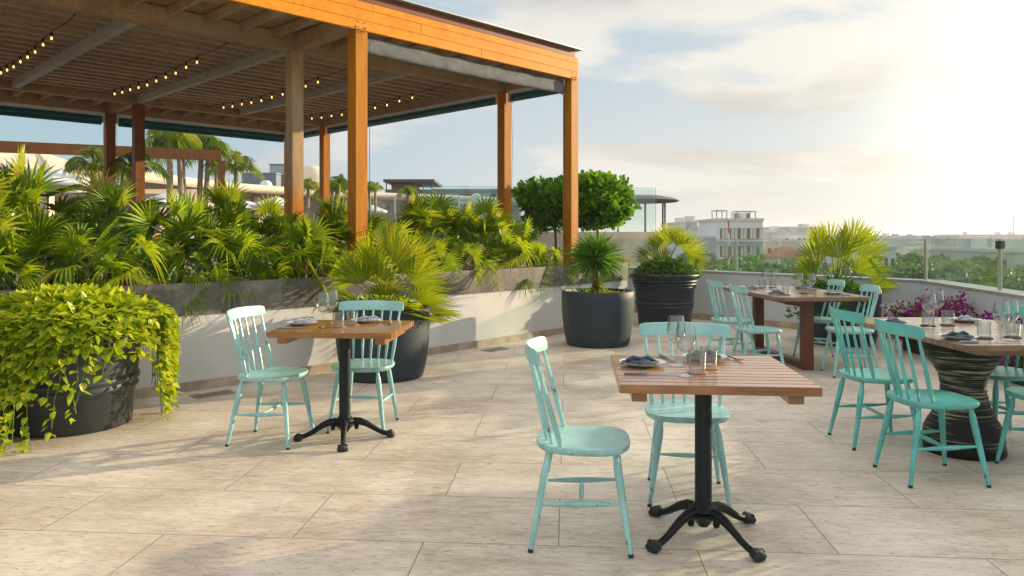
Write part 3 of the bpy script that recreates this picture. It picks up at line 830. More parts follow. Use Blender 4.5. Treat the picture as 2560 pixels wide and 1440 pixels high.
def pedestal_table(label, x, y, rz, w, d, wood, basea, H=.76):
    t = thing('pedestal_table', label, 'table', (x, y, 0), rz, 'square slatted tables on iron pedestals')
    slat_top(t, w, d, H, .036, wood)
    m = MB(); m.lathe([(.038,.13), (.038,H-.05)], 28); m.build('column', MAT['column'], t)
    m = MB(); m.box((0,0,H-.045), (.30,.30,.012)); m.build('top_plate', MAT['iron'], t, bevel=.002)
    m = MB(); m.lathe([(.0001,.045), (.020,.048), (.030,.060), (.042,.078), (.062,.092), (.072,.102), (.066,.112), (.058,.116), (.066,.123), (.064,.132), (.052,.138), (.047,.148), (.041,.152), (.0385,.158)], 36,
                      wob=lambda a, z: .045*math.sin(a*14) if .09 < z < .135 else 0)
    m.build('collar', MAT['iron'], t, sharp=60)
    for k in range(4): claw_leg(t, rad(basea + 90*k) - rz)
    return t
T2X, T2Y, T2R = .868, 3.44, rad(-4.8)
pedestal_table('nearest square slatted table on a black claw footed pedestal', T2X, T2Y, T2R, .80, .80, 'table_wood', 33)
T1X, T1Y, T1R = -1.125, 5.10, rad(-4)
pedestal_table('orange teak square table on a black claw footed pedestal by the planter wall', T1X, T1Y, T1R, .80, .72, 'table_orange', 10)

def clipped(w, d, c):
    x, y = w/2, d/2; k = .03
    return [(-x+k, -y), (x-k, -y), (x, -y+k), (x, y-c), (x-c, y), (-x+c, y), (-x, y-c), (-x, -y+k)]
def slab_top(t, poly, z0, z1, wood, vert=True, bw=.072):
    """boards across the clipped outline, laid side by side along y"""
    m = MB(); ys = min(p[1] for p in poly); ye = max(p[1] for p in poly); n = round((ye-ys)/bw); bw = (ye-ys)/n
    def xs(y):
        r = []
        for i in range(len(poly)):
            (x0, y0), (x1, y1) = poly[i], poly[(i+1) % len(poly)]
            if (y0-y)*(y1-y) <= 0 and abs(y1-y0) > 1e-9: r.append(x0 + (x1-x0)*(y-y0)/(y1-y0))
        return min(r), max(r)
    for k in range(n):
        a = ys + bw*k + .0015; b = ys + bw*(k+1) - .0015
        la, ra = xs(a); lb, rb = xs(b)
        m.prism([(la, a), (ra, a), (rb, b), (lb, b)], z0, z1, tint=R.uniform(0,.8))
    m.build('slatted_top', MAT[wood], t, bevel=.002)
t3 = thing('trestle_table', 'long clipped corner wooden table on red brown legs, set for four', 'table', (3.065, 8.43, 0), rad(3))
slab_top(t3, clipped(.98, 1.85, .17), .722, .76, 'table_brown')
m = MB(); m.prism(clipped(.90, 1.74, .15), .708, .720); m.build('edge_frame', MAT['leg_wood'], t3, smooth=False)
for sx in (-1, 1):
    for sy in (-1, 1):
        if sx < 0: MB().box((sx*.08, sy*.66, .354), (.105, .105, .706)).build('leg', MAT['leg_wood'], t3, bevel=.004)
MB().box((-.08, 0, .03), (.10, 1.21, .06)).build('floor_rail', MAT['leg_wood'], t3, bevel=.004)
MB().box((-.08, 0, .67), (.09, 1.21, .07)).build('top_rail', MAT['leg_wood'], t3, bevel=.004)
t4 = thing('urn_table', 'clipped corner wooden table on a carved black and gold urn', 'table', (2.98, 4.92, 0), rad(1))
slab_top(t4, clipped(1.02, 1.46, .20), .727, .76, 'table_brown')
m = MB(); m.prism(clipped(.72, 1.30, .20), .690, .725); m.build('edge_frame', MAT['table_brown'], t4, smooth=False)
prof = [(.195,0), (.222,.03), (.232,.085), (.222,.15), (.185,.225), (.150,.30), (.132,.37), (.130,.43), (.142,.485), (.175,.545), (.215,.60), (.232,.645), (.225,.675), (.20,.689)]
pp_ = []
for i in range(len(prof)-1):
    for k in range(6):
        u = k/6; r = prof[i][0]*(1-u)+prof[i+1][0]*u; z = prof[i][1]*(1-u)+prof[i+1][1]*u
        pp_.append((r + R.uniform(-.0022,.0022), z))
pp_.append(prof[-1])
MB().lathe([(.0001,0), (.232,0), (.238,.01), (.236,.05), (.225,.062)], 48).build('plinth', MAT['iron'], t4).location = (-.115, -.10, 0)
o = MB().lathe(pp_, 48).build('carved_urn', MAT['ridged'], t4, sharp=80); o.location = (-.115, -.10, 0)

# ------------------------------------------------------------------ tableware
wine0 = thing('wine_glass', 'x', 'wine glass')
MB().lathe([(.0001,.0), (.034,.0005), (.036,.002), (.030,.004), (.010,.008), (.0045,.016), (.0038,.05), (.0040,.085), (.0075,.098), (.020,.107), (.034,.124), (.0425,.146), (.0435,.165), (.0400,.195), (.0345,.232),
            (.0337,.232), (.0390,.195), (.0425,.165), (.0415,.147), (.033,.1255), (.019,.109), (.0001,.103)], 28).build('glass_body', MAT['glass'], wine0, sharp=60)
tum0 = thing('tumbler', 'x', 'tumbler')
MB().lathe([(.0001,.0), (.034,.0), (.0365,.003), (.0395,.095), (.0382,.095), (.0350,.014), (.0001,.012)], 26).build('glass_body', MAT['glass'], tum0, sharp=50)
coast0 = MB().lathe([(.0001,0), (.045,0), (.046,.004), (.0001,.004)], 24).build('coaster', MAT['coaster'])
coast1 = MB().lathe([(.0001,0), (.047,0), (.048,.006), (.0001,.006)], 24).build('coaster', MAT['coaster_dark'])
plate0 = thing('plate', 'x', 'plate')
MB().lathe([(.0001,.0), (.060,.0), (.066,.003), (.098,.014), (.106,.019), (.107,.0205), (.104,.0205), (.070,.0075), (.0001,.006)], 40).build('plate_body', MAT['china'], plate0, sharp=60)
def napkin_mesh(seed, name, mat):
    rr = random.Random(seed); n, m_ = 14, 9; vs = []; fs = []
    for i in range(n+1):
        for j in range(m_+1):
            u = i/n-.5; v = j/m_-.5
            x = u*.175*(1 - .25*abs(v)); y = v*.095*(1 + .3*math.sin(u*5)) + u*.03
            z = .012 + .009*math.cos(u*PI)*math.cos(v*PI) + .007*math.sin(u*14+v*9) * (1-abs(u)*1.2) + rr.uniform(-.001,.001)
            vs.append((x, y, max(.009, z)))
    for i in range(n):
        for j in range(m_):
            a = i*(m_+1)+j; fs.append((a, a+m_+1, a+m_+2, a+1))
    k = len(vs); vs2 = [(x, y, z-.006) for x, y, z in vs]; fs2 = [tuple(q+k for q in f)[::-1] for f in fs]
    rim = [i*(m_+1) for i in range(n+1)] + [n*(m_+1)+j for j in range(1, m_+1)] + [i*(m_+1)+m_ for i in range(n-1, -1, -1)] + [j for j in range(m_-1, 0, -1)]
    fs3 = [(rim[i], rim[(i+1) % len(rim)], rim[(i+1) % len(rim)]+k, rim[i]+k) for i in range(len(rim))]
    mb = MB(); mb.add(vs+vs2, fs+fs2+fs3)
    # a rolled fold across the top
    mb.tube([(-.062,-.026,.020), (-.03,-.012,.032), (.005,.010,.024), (.035,.016,.030), (.070,.020,.016)], [.007,.012,.008,.012,.006], 9)
    return mb.build(name, MAT[mat], None, sharp=80)
nap0 = napkin_mesh(3, 'napkin', 'napkin'); nap1 = napkin_mesh(8, 'napkin', 'napkin_pale')
def make_fork():
    t = thing('fork', 'x', 'fork')
    m = MB(); m.tube([(-.10,0,.004), (-.06,0,.006), (-.01,0,.008), (.03,0,.006)], [.0045,.004,.0028,.003], 7)
    m.box((.040,0,.005), (.026,.020,.0025))
    for k in range(4): m.tube([(.052,-.0085+k*.0057,.005), (.075,-.0085+k*.0057,.007), (.092,-.0085+k*.0057,.012)], [.0016,.0014,.0008], 5)
    m.build('fork_body', MAT['dark_handle'], t, sharp=60); return t
def make_knife():
    t = thing('knife', 'x', 'knife')
    MB().tube([(-.11,0,.006), (-.06,0,.006), (-.012,0,.006)], [.0065,.0070,.0050], 8).build('handle', MAT['napkin_pale'], t)
    MB().prism([(-.012,-.006), (.07,-.008), (.105,-.002), (.112,.006), (-.012,.006)], .0055, .0075).build('blade', MAT['steel'], t, smooth=False)
    return t
fork0 = make_fork(); knife0 = make_knife()
PROT = {'wine': wine0, 'tumbler': tum0, 'coaster': coast0, 'coaster_dark': coast1, 'plate': plate0, 'napkin': nap0, 'napkin_pale': nap1, 'fork': fork0, 'knife': knife0}
for k_, o in PROT.items():
    KIDS[o.name] = list(o.children)
USED = set()
def put(kind, x, y, z, label, group, rz=0):
    o = PROT[kind]
    cats = {'wine': 'wine glass', 'tumbler': 'tumbler', 'coaster': 'coaster', 'coaster_dark': 'coaster', 'plate': 'plate', 'napkin': 'napkin', 'napkin_pale': 'napkin', 'fork': 'fork', 'knife': 'knife'}
    if kind in USED: o = copy_tree(o, (x, y, z), rz, label, group)
    else:
        USED.add(kind); o.location = (x, y, z); o.rotation_euler = (0,0,rz)
        o['label'] = label; o['group'] = group
    o['category'] = cats[kind]
TZ = .7605
near = 'on the nearest pedestal table'; G2 = 'place settings on the nearest pedestal table'
put('plate', .607, 3.53, TZ, 'grey white plate under the folded slate napkin, left side of the nearest table', G2)
put('napkin', .595, 3.53, TZ+.006, 'folded slate blue napkin on the left plate of the nearest table', G2, rad(-12))
put('knife', .60, 3.305, TZ, 'pale handled knife lying in front of the left plate, nearest table', G2, rad(-3))
put('fork', .62, 3.665, TZ, 'fork lying behind the left plate, nearest table', G2, rad(6))
put('wine', .748, 3.265, TZ, 'front wine glass on the nearest pedestal table', G2)
put('wine', .765, 3.53, TZ, 'rear wine glass on the nearest pedestal table', G2)
put('coaster', .818, 3.345, TZ, 'tan coaster under the front tumbler of the nearest table', G2)
put('tumbler', .818, 3.345, TZ+.004, 'front tumbler standing on a coaster, nearest pedestal table', G2)
put('coaster', .895, 3.45, TZ, 'tan coaster under the rear tumbler of the nearest table', G2)
put('tumbler', .895, 3.45, TZ+.004, 'rear tumbler standing on a coaster, nearest pedestal table', G2)
put('plate', .94, 3.70, TZ, 'plate behind the tumblers at the far edge of the nearest table', G2)
put('napkin', .935, 3.70, TZ+.006, 'slate napkin on the plate behind the tumblers, nearest table', G2, rad(170))
put('knife', .765, 3.72, TZ, 'knife with its handle toward the rear edge, nearest table', G2, rad(-80))
put('fork', 1.08, 3.72, TZ, 'fork to the right of the rear plate on the nearest table', G2, rad(-75))
G1 = 'place settings on the orange teak table'
put('plate', -1.43, 5.17, TZ, 'pale plate at the left of the orange teak table by the planter wall', G1)
put('napkin_pale', -1.42, 5.17, TZ+.006, 'grey napkin on the left plate of the orange teak table', G1, rad(20))
put('knife', -1.43, 4.95, TZ, 'knife lying in front of the left plate on the orange teak table', G1, rad(-4))
put('wine', -1.245, 4.99, TZ, 'front wine glass on the orange teak table', G1)
put('wine', -1.235, 5.20, TZ, 'rear wine glass on the orange teak table', G1)
put('coaster', -1.155, 5.05, TZ, 'coaster under the front tumbler of the orange teak table', G1)
put('tumbler', -1.155, 5.05, TZ+.004, 'front tumbler on the orange teak table', G1)
put('coaster', -1.085, 5.15, TZ, 'coaster under the rear tumbler of the orange teak table', G1)
put('tumbler', -1.085, 5.15, TZ+.004, 'rear tumbler on the orange teak table', G1)
put('plate', -1.03, 5.33, TZ, 'plate at the rear of the orange teak table, before the chair', G1)
put('napkin_pale', -1.01, 5.33, TZ+.006, 'pale napkin on the rear plate of the orange teak table', G1, rad(8))
put('fork', -.86, 5.22, TZ, 'fork lying right of the rear plate on the orange teak table', G1, rad(-60))
G3 = 'place settings on the trestle table'
for i, (x, y, pos_) in enumerate(((2.77,7.95,'near left'), (2.77,8.80,'far left'), (3.37,8.80,'far right'), (3.36,7.93,'near right'))):
    put('plate', x, y, TZ, 'plate at the %s corner of the trestle table' % pos_, G3)
    put('napkin' if i % 2 == 0 else 'napkin_pale', x, y, TZ+.006, 'folded napkin on the %s plate of the trestle table' % pos_, G3, rad(90*i+15))
    put('knife', x + (.0 if i < 2 else 0), y-.15, TZ, 'knife beside the %s plate of the trestle table' % pos_, G3, rad(180*(i > 1)))
for i, (x, y, pos_) in enumerate(((2.92,8.72,'leftmost wine glass'), (3.02,8.72,'second wine glass from the left'), (2.93,7.74,'third wine glass from the left'), (3.02,7.66,'rightmost wine glass'))):
    put('wine', x, y, TZ, '%s on the trestle table' % pos_, G3)
for i, (x, y, pos_) in enumerate(((2.93,8.88,'far left'), (3.07,8.92,'far right'), (2.83,7.83,'near left'), (3.08,8.0,'near right'))):
    put('coaster_dark', x, y, TZ, 'dark coaster under the %s tumbler of the trestle table' % pos_, G3)
    put('tumbler', x, y, TZ+.006, '%s tumbler of the four on the trestle table' % pos_, G3)
G4 = 'place settings on the urn based table'
for i, (x, y, pos_, nk) in enumerate(((2.62,5.22,'far left','napkin'), (3.20,5.36,'far right','napkin_pale'), (2.62,4.45,'near left','napkin'))):
    put('plate', x, y, TZ, 'plate at the %s of the urn based table' % pos_, G4)
    put(nk, x, y, TZ+.006, 'folded napkin on the %s plate of the urn based table' % pos_, G4, rad((15, 5, 170)[i]))
put('knife', 2.64, 4.28, TZ, 'knife in front of the near left plate, urn based table', G4, rad(-2))
for x, y, pos_ in ((2.735,4.97,'front one of the left pair'), (2.95,5.26,'rear one of the left pair'), (2.775,4.30,'front one of the right pair'), (2.885,4.39,'rear one of the right pair')):
    put('wine', x, y, TZ, 'wine glass on the urn based table, %s' % pos_, G4)
for x, y, pos_ in ((2.80,5.10,'left of the rear pair'), (2.95,5.13,'right of the rear pair'), (2.79,4.48,'left of the near pair'), (2.98,4.51,'right of the near pair')):
    put('coaster_dark', x, y, TZ, 'dark coaster under the tumbler %s, urn based table' % pos_, G4)
    put('tumbler', x, y, TZ+.006, 'tumbler %s on the urn based table' % pos_, G4)
# ------------------------------------------------------------------ pots
def ribbed_pot(label, x, y, mat):
    t = thing('plant_pot', label, 'plant pot', (x, y, 0), 0, 'large plant pots')
    k = 1.0
    P = [(.0001,0), (.385,0), (.40,.008), (.425,.26), (.437,.268), (.444,.285), (.440,.30), (.432,.308), (.434,.318), (.449,.326), (.455,.343), (.450,.36), (.438,.368), (.455,.565),
         (.470,.572), (.478,.588), (.474,.602), (.466,.608), (.480,.616), (.490,.632), (.485,.648), (.474,.655), (.492,.664), (.502,.68), (.496,.695), (.490,.702), (.500,.72), (.518,.742), (.526,.765), (.518,.788), (.500,.796), (.480,.79), (.470,.76), (.465,.70), (.0001,.70)]
    MB().lathe(P, 56).build('pot_body', MAT[mat], t, sharp=60)
    MB().lathe([(.462,.715), (.0001,.73)], 30).build('soil', MAT['soil'], t, sharp=0)
    return t
def smooth_pot(label, x, y, mat, s=1.0):
    t = thing('plant_pot', label, 'plant pot', (x, y, 0), 0, 'large plant pots', )
    P = [(.0001,0), (.375,0), (.388,.006), (.394,.02), (.425,.16), (.446,.32), (.455,.45), (.457,.58), (.455,.675), (.450,.682), (.425,.682), (.420,.675), (.420,.60), (.0001,.60)]
    MB().lathe([(r*s, z*s) for r, z in P], 56).build('pot_body', MAT[mat], t, sharp=60)
    MB().lathe([(.42*s,.625*s), (.0001,.64*s)], 30).build('soil', MAT['soil'], t, sharp=0)
    return t
PA = (-3.20, 5.50); PB = (-1.26, 7.40); PC = (1.085, 9.60); PD = (2.37, 11.78); PE = (4.22, 9.72)
ribbed_pot('grey ribbed pot with leaves spilling over it, lower left', *PA, 'pot3')
smooth_pot('smooth charcoal pot behind the orange teak table', *PB, 'pot')
smooth_pot('smooth charcoal pot standing alone in the middle of the terrace', *PC, 'pot')
ribbed_pot('slate blue ribbed pot at the corner of the planter wall', *PD, 'pot2')
smooth_pot('navy pot behind the trestle table chairs, by the parapet', *PE, 'navy', 1.03)
# bougainvillea trough
tr = thing('flower_trough', 'long black plum trough of magenta flowers along the parapet', 'planter', (4.84, 7.85, 0), rad(-1))
MB().box((0,0,.24), (.36,2.5,.48)).build('trough_body', MAT['trough'], tr, bevel=.01)
MB().box((0,0,.483), (.30,2.44,.012)).build('soil', MAT['soil'], tr, smooth=False)

# ------------------------------------------------------------------ pothos spilling from the left pot
def pothos(name, label, x, y, ztop, Rr, vines, nlv, dome=.20, group=None, seed=1, face=-60):
    rng = random.Random(seed)
    t = thing(name, label, 'plant', (x, y, 0), 0, group)
    lv = MB(); st = MB()
    def leaf(p, d, s):
        heart(lv, p, d, s, rng.uniform(-.6, .6), min(1, max(0, rng.gauss(.66, .27))), rng.uniform(.7, .9))
    for i in range(nlv):
        a = rng.uniform(0, 2*PI); r = Rr*math.sqrt(rng.uniform(0, 1))*1.0
        z = ztop + dome*(1 - (r/Rr)**2)*.75 + rng.uniform(-.05, .05)
        if r > Rr*.85: z -= rng.uniform(0, .12)
        d = Vector((math.cos(a), math.sin(a), 0))*rng.uniform(.2, 1.0) + rdir(rng)*.55 + Vector((0,0,rng.uniform(-.5,.75)))
        leaf((r*math.cos(a), r*math.sin(a), z), d, rng.uniform(.058, .100))
    for (a0, L, sp_) in vines:
        a = rad(a0); p = Vector((Rr*.80*math.cos(a), Rr*.80*math.sin(a), ztop+.04)); out = Vector((math.cos(a), math.sin(a), 0)); tan = Vector((-out.y, out.x, 0))
        path = [p.copy()]; l = 0; wob = rng.uniform(-1, 1); vel = out*1.0 + Vector((0,0,.35))
        rad_lim = Rr*1.03*rng.uniform(1.0, 1.12)
        while l < L + .18:
            stp = .032
            if math.hypot(p.x, p.y) > rad_lim: vel = vel*.55 + Vector((0,0,-1))*.45 + tan*wob*.05
            else: vel = vel*.8 + out*.12 + Vector((0,0,-.12))
            wob += rng.uniform(-.5, .5); wob *= .9
            vv = (vel + tan*wob*.18 + rdir(rng)*.13).normalized()*stp
            p = p + vv; l += stp
            if p.z < .02: p.z = .02; vel = out*.6
            path.append(p.copy())
            if rng.random() < sp_:
                d = out*rng.uniform(.2, .9) + tan*rng.uniform(-.9, .9) + Vector((0,0,rng.uniform(-1.0, .15)))
                q = p + d.normalized()*rng.uniform(.01, .045) + out*rng.uniform(0,.03)
                leaf(q, d, rng.uniform(.045, .082) * (1 - .25*min(1, l/.9)))
        if len(path) > 3: st.tube(path[::2], .0032, 4, cap=False)
    lv.build('foliage', MAT['pothos'], t, sharp=0)
    st.build('stem', MAT['stem_green'], t, sharp=0)
    return t
vr = random.Random(5); vines = []
for i in range(64): vines.append((vr.uniform(-165, -105), vr.uniform(.25, .66), .95))
for i in range(44): vines.append((vr.uniform(-112, -78), vr.uniform(.20, .52), .95))
for i in range(5): vines.append((vr.uniform(-98, -88), .98, .9))
for i in range(34): vines.append((vr.uniform(-80, -40), vr.uniform(.08, .30), .9))
for a, L in ((-70,.56), (-66,.66), (-58,.44), (-52,.60), (-46,.30), (-38,.38), (-62,.72)): vines.append((a, L, .55))
for i in range(20): vines.append((vr.uniform(-40, -5), vr.uniform(.10, .30), .85))
for i in range(50): vines.append((vr.uniform(2, 50), vr.uniform(.25, .78), .95))
for i in range(44): vines.append((vr.uniform(50, 195), vr.uniform(.1, .4), .8))
pothos('pothos', 'bright yellow green heart leaved pothos tumbling over the lower left pot', PA[0], PA[1], .80, .52, vines, 2500, .17, None, 1)
vr = random.Random(6)
v2 = [(vr.uniform(-80, 60), vr.uniform(.3, .72), .95) for i in range(70)]
pothos('pothos', 'second clump of pothos cut by the left edge of the picture', -3.93, 5.05, .80, .42, v2, 500, .12, None, 4)
ribbed_pot('grey ribbed pot cut by the left edge of the picture', -4.12, 4.78, 'pot3')

# ------------------------------------------------------------------ fan palms
def fan_palm(name, label, cat, H, nl, Rr, mat, stem, loc, rz=0, group=None, seed=1, spread=(60, 250), droop=.45, elev=(-25, 80), petl=(.25,.5), nstem=1, nseg=20, trunk_r=.03, join=.42, tscale=1.0, face=None, tintr=(.05,.95), wm=1.0, rollr=.7):
    rng = random.Random(seed)
    t = thing(name, label, cat, loc, rz, group)
    lf = MB(); st = MB(); tk = MB()
    bases = [(rng.uniform(-.1,.1)*(nstem > 1), rng.uniform(-.1,.1)*(nstem > 1), H*rng.uniform(.65, 1.0)) for i in range(nstem)]
    for (bx, by, h) in bases:
        if h > .03: tk.tube([(bx*.3, by*.3, 0), (bx*.7, by*.7, h*.5), (bx, by, h)], [trunk_r*1.25, trunk_r, trunk_r*.8], 8)
    for i in range(nl):
        bx, by, h = bases[i % nstem]
        az = 2*PI*(i*.381966) + rng.uniform(-.3, .3)
        u = (i + .5)/nl
        el = rad(elev[0] + (elev[1]-elev[0])*(u**.8) + rng.uniform(-10, 10))
        L = rng.uniform(*petl)
        d = Vector((math.cos(az)*math.cos(el), math.sin(az)*math.cos(el), math.sin(el)))
        b0 = Vector((bx, by, h - rng.uniform(0, .08)))
        mid = b0 + d*L*.55; end = mid + (d + Vector((0,0,-.25)))*L*.45
        st.tube([b0, mid, end], [.006,.0045,.004], 5, cap=False)
        dd = (d + Vector((0,0,-.35*rng.random())) + rdir(rng)*.18).normalized()
        fan_leaf(lf, end, dd, Rr*rng.uniform(.8, 1.12), nseg, rng.uniform(spread[0], spread[1]), droop*rng.uniform(.6, 1.5), rng.uniform(-rollr, rollr), join, rng.uniform(*tintr), rng, wm)
    lf.build('fronds', MAT[mat], t, sharp=0)
    st.build('stalks', MAT['stem_green'], t, sharp=0)
    if tk.v: tk.build('trunk', MAT['stem'], t)
    return t
def leafy(name, label, cat, H, nl, mat, loc, group=None, seed=1):
    """corn like plant with long arching ribbon leaves"""
    rng = random.Random(seed); t = thing(name, label, cat, loc, 0, group); lf = MB(); tk = MB()
    for j in range(3):
        bx, by = rng.uniform(-.12,.12), rng.uniform(-.12,.12); h = H*rng.uniform(.6, 1)
        tk.tube([(bx*.4, by*.4, 0), (bx, by, h)], [.014,.009], 6)
        for i in range(nl//3):
            az = i*2.4 + rng.uniform(-.4,.4); z = h*(.35+.65*i/(nl/3)); el = rad(rng.uniform(25, 75))
            d = Vector((math.cos(az)*math.cos(el), math.sin(az)*math.cos(el), math.sin(el)))
            blade(lf, (bx, by, z), d, rng.uniform(.36,.62), rng.uniform(.035,.070), rng.uniform(.35,1.0), rng.uniform(.1,.95), rng.uniform(-.6,.6), 6)
    lf.build('leaves', MAT[mat], t, sharp=0); tk.build('stem', MAT['stem_green'], t)
    return t
protos = []
GP_ = 'fan palms in the long planter'
for v in range(6):
    protos.append(fan_palm('fan_palm', 'x', 'fan palm', (.50,.38,.62,.30,.70,.46)[v], (16,14,17,13,17,15)[v], (.34,.33,.36,.32,.37,.35)[v], 'palm', 'stem', (0,0,-50), 0, GP_, 40+v,
                           (130, 250), (.35,.60,.35,.8,.3,.5)[v], ((-10,88),(-45,75),(5,88),(-50,60),(10,88),(-30,85))[v], (.16,.42), 2, 17, .022, .36, wm=1.3, rollr=1.45, tintr=(0,1.0)))
for v in range(2): protos.append(leafy('ribbon_leaf_plant', 'x', 'plant', .5+.15*v, 24, 'palm', (0,0,-50), GP_, 60+v))
used = set(); total = 0
def along_wall(dist, off):
    L = offset_line(WALL[:8], off); acc = 0
    for i in range(len(L)-1):
        a, b = Vector(L[i]), Vector(L[i+1]); l = (b-a).length
        if dist <= acc + l: return a + (b-a)*((dist-acc)/l)
        acc += l
    return Vector(L[-1])
rp = random.Random(21)
ordw = ['first', 'second', 'third', 'fourth', 'fifth', 'sixth', 'seventh', 'eighth', 'ninth', 'tenth', 'eleventh', 'twelfth', 'thirteenth', 'fourteenth', 'fifteenth', 'sixteenth', 'seventeenth', 'eighteenth', 'nineteenth', 'twentieth', 'twenty first', 'twenty second', 'twenty third', 'twenty fourth', 'twenty fifth']
rowsp = [('front', .33, 3.9, 12.75, 24, .90), ('middle', .80, 3.7, 12.7, 22, 1.02), ('back', 1.28, 3.6, 12.6, 17, 1.02)]
for rn, off, d0, d1, n, sc in rowsp:
    for i in range(n):
        d = d0 + (d1-d0)*i/(n-1) + rp.uniform(-.12,.12)
        p = along_wall(d, off + rp.uniform(-.1,.1))
        v = rp.choice((1,3,5,3,1,6) if rn == 'front' else (0,2,5,1,7,4) if rn == 'middle' else (0,2,4,6,7,4))
        s = sc*rp.uniform(.86,1.12)
        if 8.8 < d < 11.8: s *= .93
        if d > 12.0: s *= .80
        # keep clear of the pergola posts
        lab = '%s %s in the %s row of the long planter, from the left' % (ordw[i], 'ribbon leaved plant' if v > 5 else 'fan palm', rn)
        src = protos[v]
        if v in used: copy_tree(src, (p.x, p.y, .835), rp.uniform(0, 6.28), lab, GP_, s)
        else:
            used.add(v); src.location = (p.x, p.y, .835); src.scale = (s,)*3; src['label'] = lab
for v in range(8):
    if v not in used:
        for c in list(protos[v].children): bpy.data.objects.remove(c)
        bpy.data.objects.remove(protos[v])

# potted palms
def crown(name, label, x, y, z, specs, mat, seed, seg=26, trunk=None, join=.5):
    """upright fans given one by one: azimuth, elevation, stalk length, radius, spread"""
    rng = random.Random(seed); t = thing(name, label, 'palm', (x, y, z)); lf = MB(); st = MB()
    for (az, el, L, Rr, sp_, rl, tn) in specs:
        a, e = rad(az), rad(el); d = Vector((math.cos(a)*math.cos(e), math.sin(a)*math.cos(e), math.sin(e)))
        end = d*L + Vector((0,0,-.03)); st.tube([(0,0,0), d*L*.5+Vector((0,0,.02)), end], [.009,.007,.005], 6, cap=False)
        if el > 25: rl = 90*abs(math.cos(a))**1.5 * (1 if math.cos(a) > 0 else -1) + rng.uniform(-22, 22)
        fan_leaf(lf, end, (d + rdir(rng)*.08).normalized(), Rr, seg, sp_, .16, rad(rl), join, tn, rng, 1.0, .12)
    lf.build('fronds', MAT[mat], t, sharp=0); st.build('stalks', MAT['stem_green'], t, sharp=0)
    if trunk: MB().tube([(0,0,-.08), (0,0,trunk*.5), (0,0,trunk)], [.05,.045,.035], 9).build('trunk', MAT['stem'], t)
    return t
# pot behind the orange teak table: stiff yellow green fans
rng = random.Random(11)
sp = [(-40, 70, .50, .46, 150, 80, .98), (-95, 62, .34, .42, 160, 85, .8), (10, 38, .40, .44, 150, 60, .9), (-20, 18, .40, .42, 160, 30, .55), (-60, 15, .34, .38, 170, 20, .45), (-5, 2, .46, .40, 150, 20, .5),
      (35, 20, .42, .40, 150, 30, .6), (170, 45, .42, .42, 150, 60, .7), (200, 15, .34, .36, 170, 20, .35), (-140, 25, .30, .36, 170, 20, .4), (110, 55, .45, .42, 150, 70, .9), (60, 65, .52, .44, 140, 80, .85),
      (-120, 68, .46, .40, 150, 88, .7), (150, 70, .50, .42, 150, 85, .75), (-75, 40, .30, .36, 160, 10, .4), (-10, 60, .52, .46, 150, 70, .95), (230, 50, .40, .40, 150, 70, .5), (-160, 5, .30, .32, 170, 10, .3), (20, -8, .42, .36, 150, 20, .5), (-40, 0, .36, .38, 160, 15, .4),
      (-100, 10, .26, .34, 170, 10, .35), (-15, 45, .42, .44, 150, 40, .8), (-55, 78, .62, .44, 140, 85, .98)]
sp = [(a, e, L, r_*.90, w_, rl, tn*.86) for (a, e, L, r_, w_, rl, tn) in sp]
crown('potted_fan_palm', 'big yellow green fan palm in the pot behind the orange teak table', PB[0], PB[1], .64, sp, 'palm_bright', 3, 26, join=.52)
def stuffer(name, label, x, y, z, Rr, n, mat, seed, dome=.12, size=(.05,.09), spill=.0, cat='plant', fn=heart):
    rng = random.Random(seed); t = thing(name, label, cat, (x, y, z)); m = MB()
    for i in range(n):
        a = rng.uniform(0, 2*PI); r = Rr*math.sqrt(rng.random()); zz = dome*(1-(r/Rr)**2)*rng.uniform(.3, 1) - (spill*rng.random() if r > Rr*.86 else 0)
        d = Vector((math.cos(a), math.sin(a), rng.uniform(-.3, 1)))*.6 + rdir(rng)*.7
        fn(m, (r*math.cos(a), r*math.sin(a), zz), d, rng.uniform(*size), rng.uniform(-.6,.6), min(1, max(0, rng.gauss(.45,.28))))
    m.build('foliage', MAT[mat], t, sharp=0)
    mm = MB()
    for i in range(10):
        a = i*.63; mm.tube([(0,0,-.03), (Rr*.5*math.cos(a), Rr*.5*math.sin(a), dome*.5), (Rr*.85*math.cos(a), Rr*.85*math.sin(a), 0)], .004, 4, cap=False)
    mm.build('stem', MAT['stem_green'], t, sharp=0)
    return t
stuffer('creeping_plant', 'low light green creeper at the rim of the pot behind the orange teak table', PB[0], PB[1], .66, .42, 420, 'pothos', 31, .12, (.05,.08), .12)
# lone charcoal pot: rosette palm on a short stem
sp = []
for i in range(46):
    u = i/46; el = 78 - 118*u + rng.uniform(-6,6)
    sp.append((i*137.5 % 360, el, .16 + .06*rng.random(), .40 - .06*u, 62 + 60*rng.random(), rng.uniform(-70,70), rng.uniform(.1,.85)))
t = thing('potted_palm', 'rosette palm with narrow drooping leaves in the lone charcoal pot', 'palm', (PC[0]-.03, PC[1], .62)); lf = MB()
for (az, el, L, Rr, s_, rl, tn) in sp:
    a, e = rad(az), rad(el); d = Vector((math.cos(a)*math.cos(e), math.sin(a)*math.cos(e), math.sin(e)))
    fan_leaf(lf, Vector((0,0,.44)) + d*.05, d, Rr*1.12, 8, s_, .35, rad(rl), .30, tn, rng, 1.0, .15)
lf.build('fronds', MAT['palm_dark'], t, sharp=0); MB().tube([(0,0,0), (.01,0,.2), (0,0,.46)], [.055,.045,.05], 10).build('trunk', MAT['stem'], t)
stuffer('creeping_plant', 'sparse creeper at the foot of the rosette palm in the lone charcoal pot', PC[0], PC[1], .635, .40, 90, 'pothos', 32, .05, (.05,.08), 0)
